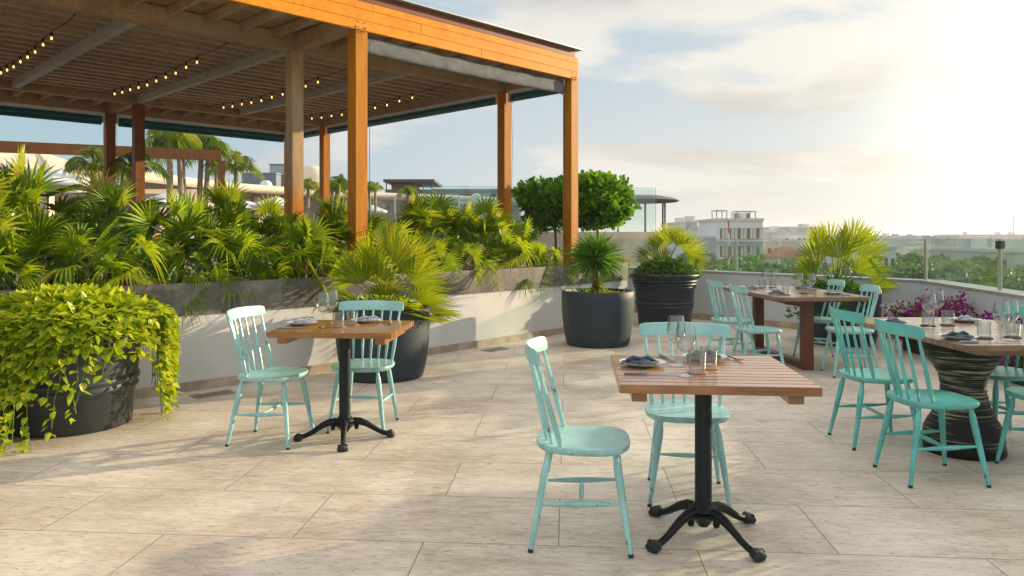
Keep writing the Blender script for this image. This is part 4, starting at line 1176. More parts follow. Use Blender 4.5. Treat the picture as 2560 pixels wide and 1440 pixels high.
stuffer('creeping_plant', 'small vine climbing the stem of the rosette palm', PC[0], PC[1]-.05, .66, .07, 60, 'pothos', 33, .28, (.04,.06), 0)
# ribbed pot at the corner
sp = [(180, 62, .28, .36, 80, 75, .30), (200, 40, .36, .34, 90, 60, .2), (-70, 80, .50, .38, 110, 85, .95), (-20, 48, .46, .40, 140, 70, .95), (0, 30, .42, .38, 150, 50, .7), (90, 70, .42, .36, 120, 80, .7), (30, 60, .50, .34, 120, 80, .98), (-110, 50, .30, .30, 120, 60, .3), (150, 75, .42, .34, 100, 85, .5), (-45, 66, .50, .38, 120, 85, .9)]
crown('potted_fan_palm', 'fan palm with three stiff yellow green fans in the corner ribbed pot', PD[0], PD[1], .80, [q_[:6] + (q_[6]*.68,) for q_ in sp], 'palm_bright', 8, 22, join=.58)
stuffer('creeping_plant', 'dark green leafy cushion filling the corner ribbed pot', PD[0], PD[1], .78, .50, 800, 'ground_leaf', 34, .26, (.06,.10), .08)
# navy pot by the parapet
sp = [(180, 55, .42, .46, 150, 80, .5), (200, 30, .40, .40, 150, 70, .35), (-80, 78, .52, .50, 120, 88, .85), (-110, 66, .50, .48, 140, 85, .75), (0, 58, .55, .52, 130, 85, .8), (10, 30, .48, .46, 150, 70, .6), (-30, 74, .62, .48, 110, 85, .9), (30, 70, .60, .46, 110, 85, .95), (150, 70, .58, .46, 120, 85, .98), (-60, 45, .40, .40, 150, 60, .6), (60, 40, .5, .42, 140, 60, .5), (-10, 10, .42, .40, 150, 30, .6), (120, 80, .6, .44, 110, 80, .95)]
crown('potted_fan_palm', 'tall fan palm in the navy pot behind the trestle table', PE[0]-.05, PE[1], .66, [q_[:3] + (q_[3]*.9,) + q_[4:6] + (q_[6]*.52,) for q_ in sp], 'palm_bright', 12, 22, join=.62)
stuffer('creeping_plant', 'dark green bush under the fans in the navy pot, hanging to the left', PE[0]-.16, PE[1]-.05, .60, .52, 620, 'ground_leaf', 35, .24, (.06,.10), .30)
# bougainvillea
rng = random.Random(17)
bg = thing('bougainvillea', 'magenta bougainvillea in bloom in the trough by the parapet', 'flowers', (4.80, 7.85, .49)); fl = MB(); gr = MB(); br = MB()
for c in range(52):
    cx = rng.uniform(-.34,.12); cy = rng.uniform(-1.2,1.15); hmax = .30*math.exp(-((cy-.45)/.38)**2) - .04
    cz = rng.uniform(-.28 if cx < -.2 else .0, hmax); cc = Vector((cx, cy, cz))
    br.tube([(cx*.2, cy*.8, -.02), (cx*.7, cy*.95, cz*.6+.05), tuple(cc)], .004, 4, cap=False)
    for k in range(58):
        p = cc + rdir(rng)*(.13*rng.random()**.5)
        oval(fl, p, rdir(rng, -.3, 1), rng.uniform(.026,.042), rng.uniform(-3,3), min(1,max(0,rng.gauss(.5,.28))), .95)
    for k in range(22):
        p = cc + rdir(rng)*(.16*rng.random()**.5) - Vector((0,0,.05)); oval(gr, p, rdir(rng), rng.uniform(.03,.055), rng.uniform(-3,3), rng.random())
fl.build('blossom', MAT['flower'], bg, sharp=0); gr.build('foliage', MAT['ground_leaf'], bg, sharp=0); br.build('stem', MAT['stem'], bg)
bg2 = thing('pale_flowers', 'pale pink and white blossoms at the far end of the plum trough', 'flowers', (4.62, 9.05, .46)); fl = MB(); gr = MB()
for k in range(420):
    p = Vector((rng.gauss(0,.07), rng.gauss(0,.09), rng.gauss(.04,.03))); oval(fl, p, rdir(rng,-.2,1), rng.uniform(.025,.04), rng.uniform(-3,3), rng.random(), .9)
    if k % 3 == 0: oval(gr, p*1.1, rdir(rng), .05, 0, rng.random())
fl.build('blossom', MAT['flower_pale'], bg2, sharp=0); gr.build('foliage', MAT['ground_leaf'], bg2, sharp=0)

# round topped trees and golden shrub behind the planter corner
def topiary(label, x, y, zb, zc, rx, rz_, n, seed, clumps=26):
    rng = random.Random(seed); t = thing('round_leaf_tree', label, 'tree', (x, y, zb), 0, 'round topped trees behind the planter')
    lf = MB(); tk = MB(); H = zc - zb
    tk.tube([(0,0,0), (.02,0,H*.4), (-.01,.01,H-.25)], [.035,.028,.024], 8)
    for i in range(9):
        a = i*.7; tk.tube([(-.01,.01,H-.3), (.3*rx*math.cos(a), .3*rx*math.sin(a), H-.05), (.75*rx*math.cos(a), .75*rx*math.sin(a), H+rz_*rng.uniform(-.4,.7))], [.016,.010,.004], 5, cap=False)
    cl = [rdir(rng)*rng.uniform(.55,1.0) for i in range(clumps)]
    for i in range(n):
        c = rng.choice(cl); q = c*.8 + rdir(rng)*.30*rng.random()**.4
        e = 3.4; l = (abs(q.x)**e + abs(q.y)**e + abs(q.z)**e)**(1/e)
        lim = 1.0 + .16*max(0, math.sin(7*math.atan2(q.y, q.x) + seed)*math.sin(5*q.z + seed)) + rng.random()**6*.2
        if l > lim: q *= lim/l
        p = Vector((q.x*rx, q.y*rx, H + q.z*rz_))
        d = (q + rdir(rng)*.8 + Vector((0,0,.35))).normalized()
        oval(lf, p, d, rng.uniform(.065,.10), rng.uniform(-1.2,1.2), min(1,max(0,rng.gauss(.50,.32))), .85)
    lf.build('crown', MAT['clusia'], t, sharp=0); tk.build('trunk', MAT['trunk'], t)
topiary('round topped glossy leaved tree right of the pergola corner post', 1.46, 13.05, .84, 1.96, .68, .53, 5200, 5, 60)
topiary('round topped glossy leaved tree left of the pergola corner post, in shade', .76, 13.40, .84, 1.95, .82, .55, 6600, 9, 60)
t = thing('golden_shrub', 'low golden yellow shrub under the round topped trees', 'shrub', (1.25, 12.15, .84)); m = MB(); mm = MB(); rng = random.Random(3)
for i in range(2600):
    a = rng.random()*1.0; u = rng.uniform(-1, 1); x = u*.85; y = rng.uniform(-.35,.75); h = .22*(1-.5*u*u)
    p = Vector((x*.66 + y*.35, x*.55 + y*.5, rng.random()**.5*h)); oval(m, p, rdir(rng, 0, 1), rng.uniform(.022,.045), rng.uniform(-2,2), min(1,max(0,rng.gauss(.55,.28))), .5)
for i in range(16): a = i*.39; mm.tube([(.5*math.cos(a), .4*math.sin(a), -.02), (.55*math.cos(a), .45*math.sin(a), .15)], .004, 4)
m.build('foliage', MAT['gold_shrub'], t, sharp=0); mm.build('stem', MAT['stem'], t)
# ------------------------------------------------------------------ under and behind the pergola
t = thing('second_pergola', 'plain brown timber pergola frame beyond the main pergola on the left', 'pergola', (-8.8, 22, .55))
a = Vector((-8.55,22.3)); b = Vector((-17.0,18.6)); zt2 = 3.92
m = MB(); m.beam((a.x, a.y, zt2-.17), (b.x, b.y, zt2-.17), .16, .30); m.build('beam', MAT['brown_wood'], t, world=True, bevel=.005)
c2 = a + Vector((-1.8,4.2)); d2 = b + Vector((-1.8,4.2))
for p in (a, b):
    m = MB(); m.box((p.x, p.y, (zt2-.325+.55)/2), (.20,.20,zt2-.325-.55), rz=.41); m.build('post', MAT['brown_wood'], t, world=True, bevel=.005)

def umbrella(label, x, y, z0, ztop, r, group='white parasols on the roof deck'):
    t = thing('parasol', label, 'parasol', (x, y, z0), .3, group)
    h = ztop - z0; n = 8; m = MB()
    vs = [(0,0,h)]; fs = []
    for ring, (q, dz) in enumerate(((.5,-.18*r),(1,-.38*r),(1,-.38*r-.10))):
        for k in range(n*2):
            a = PI*k/n; w = q if k % 2 == 0 else q*.93
            vs.append((w*r*math.cos(a), w*r*math.sin(a), h+dz+(0 if k % 2 == 0 else -.02)))
    N2 = n*2
    for k in range(N2):
        k2 = (k+1) % N2
        fs += [(0, 1+k, 1+k2), (1+k, 1+N2+k, 1+N2+k2, 1+k2), (1+N2+k, 1+2*N2+k, 1+2*N2+k2, 1+N2+k2)]
    m.add(vs, fs); o = m.build('canopy', MAT['white_cloth'], t, sharp=20)
    md = o.modifiers.new('thickness', 'SOLIDIFY'); md.thickness = .012
    MB().tube([(0,0,0), (0,0,h)], .03, 8).build('pole', MAT['trunk'], t)
    m = MB()
    for k in range(n): a = 2*PI*k/n; m.tube([(0,0,h-.38*r-.05), (.55*r*math.cos(a), .55*r*math.sin(a), h-.20*r)], .012, 4)
    m.build('ribs', MAT['trunk'], t)
p = at(155, 420, 21); umbrella('nearest white parasol below the brown pergola beam', p.x, p.y, .55, p.z, 1.15)
p = at(120, 432, 24); umbrella('large white parasol partly hidden behind the nearest one', p.x, p.y, .55, p.z, 1.5)
p = at(690, 490, 34); umbrella('small white parasol left of the bleached post', p.x, p.y, .55, p.z, 1.1)
p = at(615, 500, 38); umbrella('small white parasol half sunk in the palms, behind the deck', p.x, p.y, .55, p.z, 1.1)
p = at(930, 512, 36); umbrella('small white parasol right of the tall orange post', p.x, p.y, .55, p.z, .72)
p = at(420, 480, 30); umbrella('white parasol behind the brown pergola post', p.x, p.y, .55, p.z, 1.2)

def lounge_chair(label, x, y, rz, mat='orange_chair'):
    t = thing('wooden_chair', label, 'chair', (x, y, .55), rz, 'wooden chairs on the pergola deck')
    MB().box((0,0,.45), (.46,.44,.04)).build('seat', MAT[mat], t, bevel=.008)
    for sx in (-1,1):
        for sy in (-1,1): MB().tube([(.20*sx,.19*sy,.43), (.23*sx,.21*sy,0)], [.022,.016], 8).build('leg', MAT[mat], t)
    m = MB()
    n = 8; vs = []; fs = []
    for k in range(n+1):
        a = rad(-50 + 100*k/n)
        for (r, z) in ((.24,.56),(.26,.56),(.27,.86),(.25,.86)): vs.append((-.02 - r*math.cos(a), r*1.05*math.sin(a), z))
    for k in range(n):
        for j in range(4): j2 = (j+1) % 4; fs.append((k*4+j, k*4+j2, k*4+4+j2, k*4+4+j))
    fs += [(3,2,1,0), tuple(n*4+j for j in range(4))]
    m.add(vs, fs).build('backrest', MAT[mat], t, sharp=40)
    for sy in (-1,1): MB().tube([(-.18,.18*sy,.46), (-.22,.20*sy,.60)], .014, 6).build('back_post', MAT[mat], t)
for i, (px, D, s, lab) in enumerate([(175,10.0,150,'orange wooden chair seen above the palms on the left'), (120,10.6,20,'orange wooden chair beside another at the left of the pergola deck'), (345,11.0,200,'wooden chair behind the palms near the middle of the pergola deck'), (985,11.6,160,'small orange chair visible right of the tall orange post'), (1185,14.4,170,'wooden chair deep under the right end of the pergola'), (1095,14.6,10,'wooden chair facing right under the right end of the pergola')]):
    p = at(px, 600, D); lounge_chair(lab, p.x, p.y, rad(s))
def cafe_table(label, x, y):
    t = thing('round_table', label, 'table', (x, y, .55), 0, 'round tables on the pergola deck')
    MB().lathe([(.0001,.72),(.40,.72),(.405,.735),(.40,.75),(.0001,.75)], 32).build('tabletop', MAT['leg_wood'], t)
    MB().tube([(0,0,.0),(0,0,.72)], .035, 12).build('column', MAT['iron'], t); MB().lathe([(.0001,0),(.24,0),(.23,.02),(.05,.04),(.0001,.05)], 24).build('foot', MAT['iron'], t)
for px, D, lab in ((148,10.8,'round table on the pergola deck at the far left'), (365,12.0,'round table on the pergola deck near the middle'), (1140,14.5,'round table under the right end of the pergola')):
    p = at(px, 600, D); cafe_table(lab, p.x, p.y)
    for j in (-1, 1):
        o = copy_tree(wine0, (p.x+.13*j, p.y-.1, 1.301), 0, ('left' if j < 0 else 'right') + ' wine glass on the ' + lab, 'wine glasses on the pergola deck'); o['category'] = 'wine glass'

# far glass balustrade on the deck
pts = [tuple(at(905, 600, 27).xy), tuple(at(1300, 600, 25).xy)]
t = thing('far_glass_balustrade', 'glass balustrade with slim posts at the far side of the roof deck', 'glass balustrade')
for px in (918, 987, 1060, 1147, 1243, 1300):
    q = (px-905)/395; D = 27 - 2*q; p = at(px, 600, D)
    m = MB(); m.box((p.x, p.y, (1.0+2.78)/2), (.06,.06,1.78)); m.build('post', MAT['rail_post'], t)
for a_, b_ in ((918,987), (987,1060), (1060,1147), (1147,1243), (1243,1300)):
    pa = at(a_, 600, 27-2*(a_-905)/395); pb = at(b_, 600, 27-2*(b_-905)/395)
    m = MB(); m.beam((pa.x+.05, pa.y, 1.88), (pb.x-.05, pb.y, 1.88), .012, 1.7); m.build('glass_pane', MAT['glass_rail'], t, smooth=False)

# shell roofed building along the back of the deck
t = thing('shell_roof_building', 'long low building with a cream shell roof behind the palms', 'building', (-12, 50, .55))
band = [(-60,372,27), (0,385,30), (217,410,34), (425,437,39), (560,455,45), (700,466,49), (850,477,53), (1000,483,56), (1130,488,58), (1300,496,60)]
P = [at(x, y, D) for x, y, D in band]
vs = []; fs = []; m = MB()
prof = [(0,0), (-.35,.10), (-.42,.30), (-.30,.46), (0,.52), (1.5,.55), (6,.9)]   # (towards the camera, up)
for i, p in enumerate(P):
    for (o_, h) in prof: vs.append((p.x + o_*(-.35), p.y + (o_ if o_ < 1 else o_), p.z - .52 + h))
k = len(prof)
for i in range(len(P)-1):
    for j in range(k-1): fs.append((i*k+j, (i+1)*k+j, (i+1)*k+j+1, i*k+j+1))
m.add(vs, fs).build('roof_edge', MAT['cream'], t, world=True, sharp=60)
m = MB()
for i in range(2, len(P)-1):
    p, q = P[i], P[i+1]
    m.add([(p.x, p.y+3.0, .55), (q.x, q.y+3.0, .55), (q.x, q.y+3.0, q.z-.3), (p.x, p.y+3.0, p.z-.3)], [(0,1,2,3)])
    m.add([(p.x, p.y, p.z-.50), (q.x, q.y, q.z-.50), (q.x, q.y+3.1, q.z-.45), (p.x, p.y+3.1, p.z-.45)], [(0,3,2,1)])
m.build('wall', MAT['beige_wall'], t, world=True, smooth=False)
for x, D in ((548,46), (640,48.5), (745,51), (880,55), (1090,59)):
    pz = at(x, 470, D); m = MB(); m.box((pz.x, pz.y+.3, 2.2), (.34,.34,3.4)); m.build('column', MAT['cream'], t, world=True, smooth=False)
for x0, x1, D in ((930,1000,58.5), (1005,1075,60), (1085,1160,61), (1165,1240,62), (570,620,50), (650,690,51), (770,830,55)):
    a_ = at(x0, 540, D); b_ = at(x1, 540, D); m = MB(); m.beam((a_.x, a_.y, 1.9), (b_.x, b_.y, 1.9), .2, 2.6); m.build('window', MAT['shade_glass'], t, world=True, smooth=False)
# big sail roof at far left
t = thing('sail_roof_pavilion', 'tan stretched canopy roof with pale edges at the far left', 'pavilion', (-20, 31, .55))
A = at(-120, 372, 30); B = at(90, 374, 33); Cc = at(240, 424, 32); D_ = at(140, 436, 28.5); E = at(-120, 400, 27)
m = MB(); m.add([A, B, Cc, D_, E], [(0,4,3,2,1)]); o = m.build('canopy', MAT['cream'], t, world=True, smooth=False); md = o.modifiers.new('thickness', 'SOLIDIFY'); md.thickness = .08
m = MB(); m.tube([E, D_, Cc], .14, 8); m.build('edge_tube', MAT['cream'], t, world=True)
m = MB(); m.tube([D_, B], .05, 6); m.build('cable', MAT['cream'], t, world=True)
m = MB(); m.beam((E.x, 31.5, 1.9), (Cc.x+2, 33.5, 1.9), .3, 2.7); m.build('back_wall', MAT['beige_wall'], t, world=True, smooth=False)
for x in (118, 20): p = at(x, 500, 29.5); m = MB(); m.box((p.x, p.y, 2), (.35,.35,2.9)); m.build('column', MAT['cream'], t, world=True, smooth=False)
# roof plant boxes
def block(name, label, cat, x0, x1, yt, yb, D, depth, mat, group=None):
    a_, b_ = at(x0, yt, D), at(x1, yb, D); t = thing(name, label, cat, ((a_.x+b_.x)/2, D+depth/2, b_.z), 0, group)
    return t, a_, b_
t, a_, b_ = block('plant_room', 'low dark grey clad plant room on the shell roof', 'roof box', 603, 690, 434, 480, 60, 5, 'grey_box')
MB().box((0,0,(a_.z-b_.z)/2), (b_.x-a_.x, 5, a_.z-b_.z)).build('cladding', MAT['grey_box'], t, bevel=.05); MB().box((0,0,a_.z-b_.z+.04), (b_.x-a_.x+.1, 5.1, .08)).build('coping', MAT['grey_box2'], t, smooth=False)
t, a_, b_ = block('plant_room', 'tall pale grey clad plant room beside the bleached post', 'roof box', 674, 752, 412, 480, 62, 5, 'grey_box2')
MB().box((0,0,(a_.z-b_.z)/2), (b_.x-a_.x, 5, a_.z-b_.z)).build('cladding', MAT['grey_box2'], t, bevel=.05); MB().box((0,0,a_.z-b_.z+.04), (b_.x-a_.x+.1, 5.1, .08)).build('coping', MAT['grey_box'], t, smooth=False)
p = at(665, 463, 52); t = thing('roof_dome', 'small white egg shaped roof dome', 'roof dome', tuple(p)); MB().lathe([(.40,-.3),(.42,0),(.36,.18),(.22,.30),(.0001,.34)], 20).build('shell', MAT['bwhite'], t); MB().box((0,0,-.32),(1,.8,.08)).build('base', MAT['grey_box2'], t)
p = at(778, 452, 56); t = thing('vaulted_roof', 'rounded cream vault between two pergola posts', 'roof', tuple(p))
MB().lathe([(1.35,-.6),(1.3,.2),(1.05,.75),(.6,1.05),(.0001,1.15)], 24).build('shell', MAT['cream'], t); MB().lathe([(1.42,-.7),(1.42,-.55),(1.3,-.5)], 24).build('rim', MAT['beige_wall'], t)
# dark open roofed restaurant
t, a_, b_ = block('rooftop_restaurant', 'dark flat roofed open restaurant on the far roof', 'building', 962, 1082, 448, 503, 70, 8, 'dark_roof')
w = b_.x-a_.x
MB().box((0,0,(a_.z-b_.z)-.12), (w+.3, 8, .24)).build('roof', MAT['dark_roof'], t, smooth=False)
MB().box((0,0,.55), (w, 7.6, 1.1)).build('wall', MAT['shade_glass'], t, smooth=False)
for k in range(6): MB().box((-w/2+.1+(w-.2)*k/5, -3.7, 1.5), (.09,.09,1.0)).build('post', MAT['dark_roof'], t, smooth=False)
MB().box((-w*.22, 1, 1.35), (w*.5, 4, .8)).build('lit_back_wall', MAT['orange_wood'], t, smooth=False)
# long grey building
t, a_, b_ = block('long_grey_building', 'long flat grey building behind the far glass balustrade', 'building', 1084, 1420, 474, 512, 76, 10, 'grey_box')
w = b_.x-a_.x; MB().box((0,0,.75), (w, 10, 1.5)).build('wall', MAT['bgrey'], t, smooth=False)
MB().box((0,0,1.42), (w+.2, 10.2, .32)).build('roof', MAT['grey_box'], t, smooth=False)
for k in range(3): MB().box((-w*.25+k*3.2, -5.02, .7), (1.6,.06,.8)).build('window', MAT['shade_glass'], t, smooth=False)
t = thing('white_arch', 'white scalloped arch ornament behind the far glass balustrade', 'ornament', tuple(at(1190, 502, 57)))
MB().blob((0,0,.15), (.42,.15,.42), 16, 10, 1, 0).build('dome', MAT['bwhite'], t)
m = MB(); m.box((-.85,0,-.15), (1.0,.12,.22)); m.box((.85,0,-.15), (1.0,.12,.22)); m.build('side_shell', MAT['bwhite'], t)

# ------------------------------------------------------------------ feather palms
def feather_palm(label, x, y, z0, h, L, nf, seed, group, tr=.09, nstem=1, wl=.34):
    rng = random.Random(seed); t = thing('feather_palm', label, 'palm tree', (x, y, z0), 0, group); lf = MB(); tk = MB(); rb = MB()
    for s_ in range(nstem):
        ox, oy = ((rng.uniform(-.5,.5), rng.uniform(-.5,.5)) if nstem > 1 else (0, 0)); hh = h*rng.uniform(.82, 1) if nstem > 1 else h
        tk.tube([(ox*.6, oy*.6, 0), (ox*.8, oy*.8, hh*.5), (ox, oy, hh-.15*L), (ox, oy, hh)], [tr*1.25, tr, tr*.85, tr*.6], 9)
        for i in range(nf):
            az = i*2.4 + rng.uniform(-.3,.3); el = rad(84 - 66*(i/nf)**.9 + rng.uniform(-8,8)); Lf = L*rng.uniform(.8,1.1)
            d = Vector((math.cos(az)*math.cos(el), math.sin(az)*math.cos(el), math.sin(el))); P = []; n = 12
            for k in range(n+1):
                u = k/n; P.append(Vector((ox, oy, hh)) + d*Lf*u*(1-.22*u) - Vector((0,0,1))*Lf*.62*(u**2.2)*math.cos(el*.6))
            rb.tube(P[::2], [tr*.22]*len(P[::2]), 4, cap=False)
            tn = rng.uniform(.1,.9)
            for k in range(1, 34):
                u = k/34; q = u*n; j = min(n-1, int(q)); c = P[j] + (P[j+1]-P[j])*(q-j); tan = (P[j+1]-P[j]).normalized(); sd = tan.cross(Vector((0,0,1)))
                sd = sd.normalized() if sd.length > .05 else Vector((1,0,0)); ll = Lf*wl*math.sin(PI*min(1,.12+u*.86))**.6
                for sg in (-1,1):
                    dd = (sd*sg*.9 + tan*.45 + Vector((0,0,rng.uniform(-.55,.05)))).normalized()
                    blade(lf, c, dd, ll*rng.uniform(.85,1.1), Lf*.024, .45, min(1,max(0,tn+rng.uniform(-.2,.2))), rng.uniform(-.3,.3), 2)
    lf.build('fronds', MAT['feather'], t, sharp=0); rb.build('rachis', MAT['stem_green'], t, sharp=0); tk.build('trunk', MAT['palm_trunk'], t)
GF = 'feather palms on the roof deck'
def fp(label, px, pyc, D, L, nf, seed, tr=.09, nstem=1):
    p = at(px, pyc, D); feather_palm(label, p.x, p.y, .55, p.z-.55, L, nf, seed, GF, tr, nstem)
fp('near feather palm right behind the left dark post', 235, 425, 15.5, 1.05, 11, 1, .08)
fp('feather palm with fine fronds between the two dark posts', 330, 425, 14.8, 1.0, 11, 2, .08)
fp('tall clump of pale trunked palms beyond the brown pergola', 475, 345, 24, 1.5, 10, 3, .09, 4)
fp('tall palm left of the pale trunked clump', 425, 350, 23, 1.6, 12, 13, .10)
fp('small palm on a thin trunk right of the brown pergola', 540, 420, 25, .9, 9, 4, .06)
fp('arching feather palm in the middle, with drooping fronds', 590, 425, 24, 1.35, 9, 5, .08, 1)
fp('bushy palm between two posts of the pergola', 820, 455, 27, 1.0, 10, 6, .06, 3)
fp('small palm against the bleached post', 770, 470, 26, .9, 9, 16, .06)
fp('twin palm right of the tall orange post', 940, 462, 26, .70, 8, 7, .05, 2)
fp('short golden palm before the far glass balustrade', 1020, 485, 23, .62, 9, 8, .07)

# ------------------------------------------------------------------ park trees beyond the parapet
def park_tree(label, x, y, z0, h, r, seed, dens=1.0, group='park trees below the terrace', lf_=.20):
    rng = random.Random(seed); t = thing('park_tree', label, 'tree', (x, y, z0), 0, group); lf = MB(); tk = MB()
    tk.tube([(0,0,0), (.1,.05,h*.35), (0,0,h*.62)], [.22,.16,.09], 7)
    nc = int(24*dens); cl = []
    for i in range(nc):
        q = rdir(rng, -.25, 1)*rng.uniform(.45,1); c = Vector((q.x*r, q.y*r, h - r*.55 + q.z*r*.6)); cl.append((c, r*rng.uniform(.20,.36)))
        if i % 3 == 0: tk.tube([(0,0,h*.45), (c.x*.5, c.y*.5, h*.6), tuple(c)], [.08,.05,.02], 5, cap=False)
    for (c, cr) in cl:
        tn = rng.uniform(.15,.75)
        for k in range(int(125)):
            d = rdir(rng); p = c + Vector((d.x, d.y, d.z*.75))*cr*(.65+.4*rng.random())
            oval(lf, p, (d + rdir(rng)*.7), rng.uniform(.6,1.2)*lf_, rng.uniform(-2,2), min(1,max(0,tn+rng.uniform(-.25,.25))), .9)
    lf.build('crown', MAT['tree'], t, sharp=0); tk.build('trunk', MAT['trunk'], t)
    return t
rt = random.Random(77)
trees = [(1790,628,46,3.4,'left of the first glass post'), (1850,618,52,3.6,'behind the first glass post'), (1900,624,48,3.2,'right of the first glass post, low'), (1955,632,44,3.0,'left of the tall potted fan palm'), (1985,640,40,2.4,'just left of the potted fan palm'),
 (2080,640,46,3.0,'behind the potted fan palm'), (2210,622,50,3.2,'right of the potted fan palm'), (2262,628,44,2.8,'mid right, under the two grey thatched gables'), (2300,640,38,2.4,'low tree left of the corner glass post'), (2385,622,42,3.2,'broad dark tree right of the corner glass post'), (2440,634,36,2.6,'right of the broad dark tree'),
 (2500,640,33,2.4,'behind the clamp post'), (2570,648,30,2.2,'cut by the right edge of the picture'), (1755,640,40,2.2,'behind the corner ribbed pot'), (2140,650,36,2.2,'low in the gap behind the potted fan palm'), (2345,655,30,1.8,'lowest, behind the corner glass post'), (1830,652,34,2.0,'low, close behind the parapet left'), (1930,656,32,1.9,'low, close behind the parapet centre')]
for i, (px, py, D, r, lab) in enumerate(trees):
    p = at(px, py, D); z0 = -12; park_tree('bushy park tree ' + lab, p.x, p.y, z0, p.z - z0 - .38*r, r, 100+i, 1.0 + .2*(r > 3), lf_=.16 + .0024*D)
# scattered farther tree masses in town
def far_trees(label, specs, seed, D0=None):
    rng = random.Random(seed)
    for (px, py, D, r, lab) in specs:
        p = at(px, py, D); park_tree(lab, p.x, p.y, -12, p.z+12 - .42*r, r, int(px)+seed, .8, 'trees among the town roofs', lf_=.5)
far_trees('', [(2010,618,95,4.5,'distant tree left of the potted fan palm'), (2235,616,105,4.5,'distant tree right of the potted fan palm'), (2385,620,95,4.5,'distant tree behind the broad dark tree'), (2535,624,90,4.5,'distant tree near the right edge'), (1745,612,100,4,'distant tree left of the white apartment block'), (1735,568,170,2.6,'treetop above the small white houses'), (1850,618,95,4.2,'distant tree in front of the white apartment block'), (2455,622,80,3.6,'distant tree between the white houses on the right'), (2300,622,85,3.6,'distant tree under the right thatched gable')], 5)

# ------------------------------------------------------------------ town
def building(name, label, px0, px1, pyt, D, depth, mat, rows=2, cols=4, group='flat roofed town buildings', zb=-12, roofbits=0, seed=0, rz=0):
    a_, b_ = at(px0, pyt, D), at(px1, pyt, D); w = b_.x-a_.x; h = a_.z - zb; rng = random.Random(seed)
    t = thing(name, label, 'building', ((a_.x+b_.x)/2, D+depth/2, zb), rz, group)
    MB().box((0,0,h/2), (w, depth, h)).build('wall', MAT[mat], t, smooth=False)
    pr = max(.25, h*.03)
    m = MB()
    for (cx, cy, sx, sy) in ((0,-depth/2,w+.3,.3), (0,depth/2,w+.3,.3), (-w/2,0,.3,depth-.3), (w/2,0,.3,depth-.3)): m.box((cx, cy, h+pr/2+.01), (sx, sy, pr))
    m.build('roof_parapet', MAT['bwhite' if mat != 'bwhite' else 'bcream'], t, smooth=False)
    fh = 3.0
    for r_ in range(rows):
        for c in range(cols):
            if rng.random() < .12: continue
            MB().box((-w/2 + w*(c+.5)/cols, -depth/2-.02, h - 1.9 - fh*r_), (w/cols*.5, .08, 1.4)).build('window', MAT['window'], t, smooth=False)
    for k in range(roofbits):
        MB().box((rng.uniform(-w*.35,w*.35), rng.uniform(-depth*.3,depth*.2), h+pr*.5+.6), (rng.uniform(1,2.4),1.6,1.3)).build('roof_box', MAT[rng.choice(('bgrey','bwhite','grey_box2'))], t, smooth=False)
    return t, w, h
# white apartment block
D = 130; t, w, h = building('apartment_block', 'white apartment block with dark window bands and roof tanks', 1790, 1907, 553, D, 12, 'bwhite', 0, 0, None)
for r_ in range(3):
    zc = h - 2.15 - 3.0*r_
    MB().box((.3,-6.02,zc), (w*.90,.10,1.9)).build('window', MAT['window'], t, smooth=False)
    for k in range(9): MB().box((.3-w*.45+w*.9*(k+.5)/9 + .12*(-1)**k, -6.12, zc), (w*.055,.08,1.75)).build('curtain_panel', MAT['bcream'], t, smooth=False)
    MB().box((.15,-6.35,zc-1.25), (w*.97,.7,.22)).build('balcony_slab', MAT['bwhite'], t, smooth=False)
MB().box((-w/2-1.0,0,h*.42), (2.0,12,h*.84)).build('side_wing', MAT['bgrey'], t, smooth=False)
m = MB()
for (x0, x1, zt_) in ((-.42,-.20,1.9), (.02,.42,1.75)):
    for x in (x0, x1):
        for y in (-4,-1): m.beam((x*w, y, h+.3), (x*w, y, h+zt_), .14, .14)
    for y in (-4,-1): m.beam((x0*w, y, h+zt_), (x1*w, y, h+zt_), .14, .14)
    m.beam((x0*w, -4, h+zt_), (x0*w, -1, h+zt_), .14, .14); m.beam((x1*w, -4, h+zt_), (x1*w, -1, h+zt_), .14, .14)
m.build('roof_frame', MAT['grey_box'], t, smooth=False)
for x, mt in ((.08,'tree'), (.17,'bcream'), (.25,'bwhite'), (.32,'terracotta')): MB().box((x*w,-2,h+.85), (.75,.9,1.3)).build('roof_tank', MAT['grey_box' if mt == 'tree' else mt], t, bevel=.06)
p = at(1822, 600, 90); t = thing('red_white_mast', 'thin red and white mast before the white apartment block', 'mast', (p.x, p.y, -12))
for k in range(10): MB().tube([(0,0,k*1.53), (0,0,(k+1)*1.53)], .11, 8).build('mast_section', MAT['red_white' if k % 2 else 'bwhite'], t)
p = at(2534, 530, 260); t = thing('antenna', 'thin tall antenna near the right edge of the skyline', 'antenna', (p.x, p.y, -12)); MB().tube([(0,0,0),(0,0,p.z+12)], [.25,.1], 6).build('pole', MAT['bgrey'], t); MB().box((0,0,2),(1.5,1.5,4)).build('base', MAT['bgrey'], t)
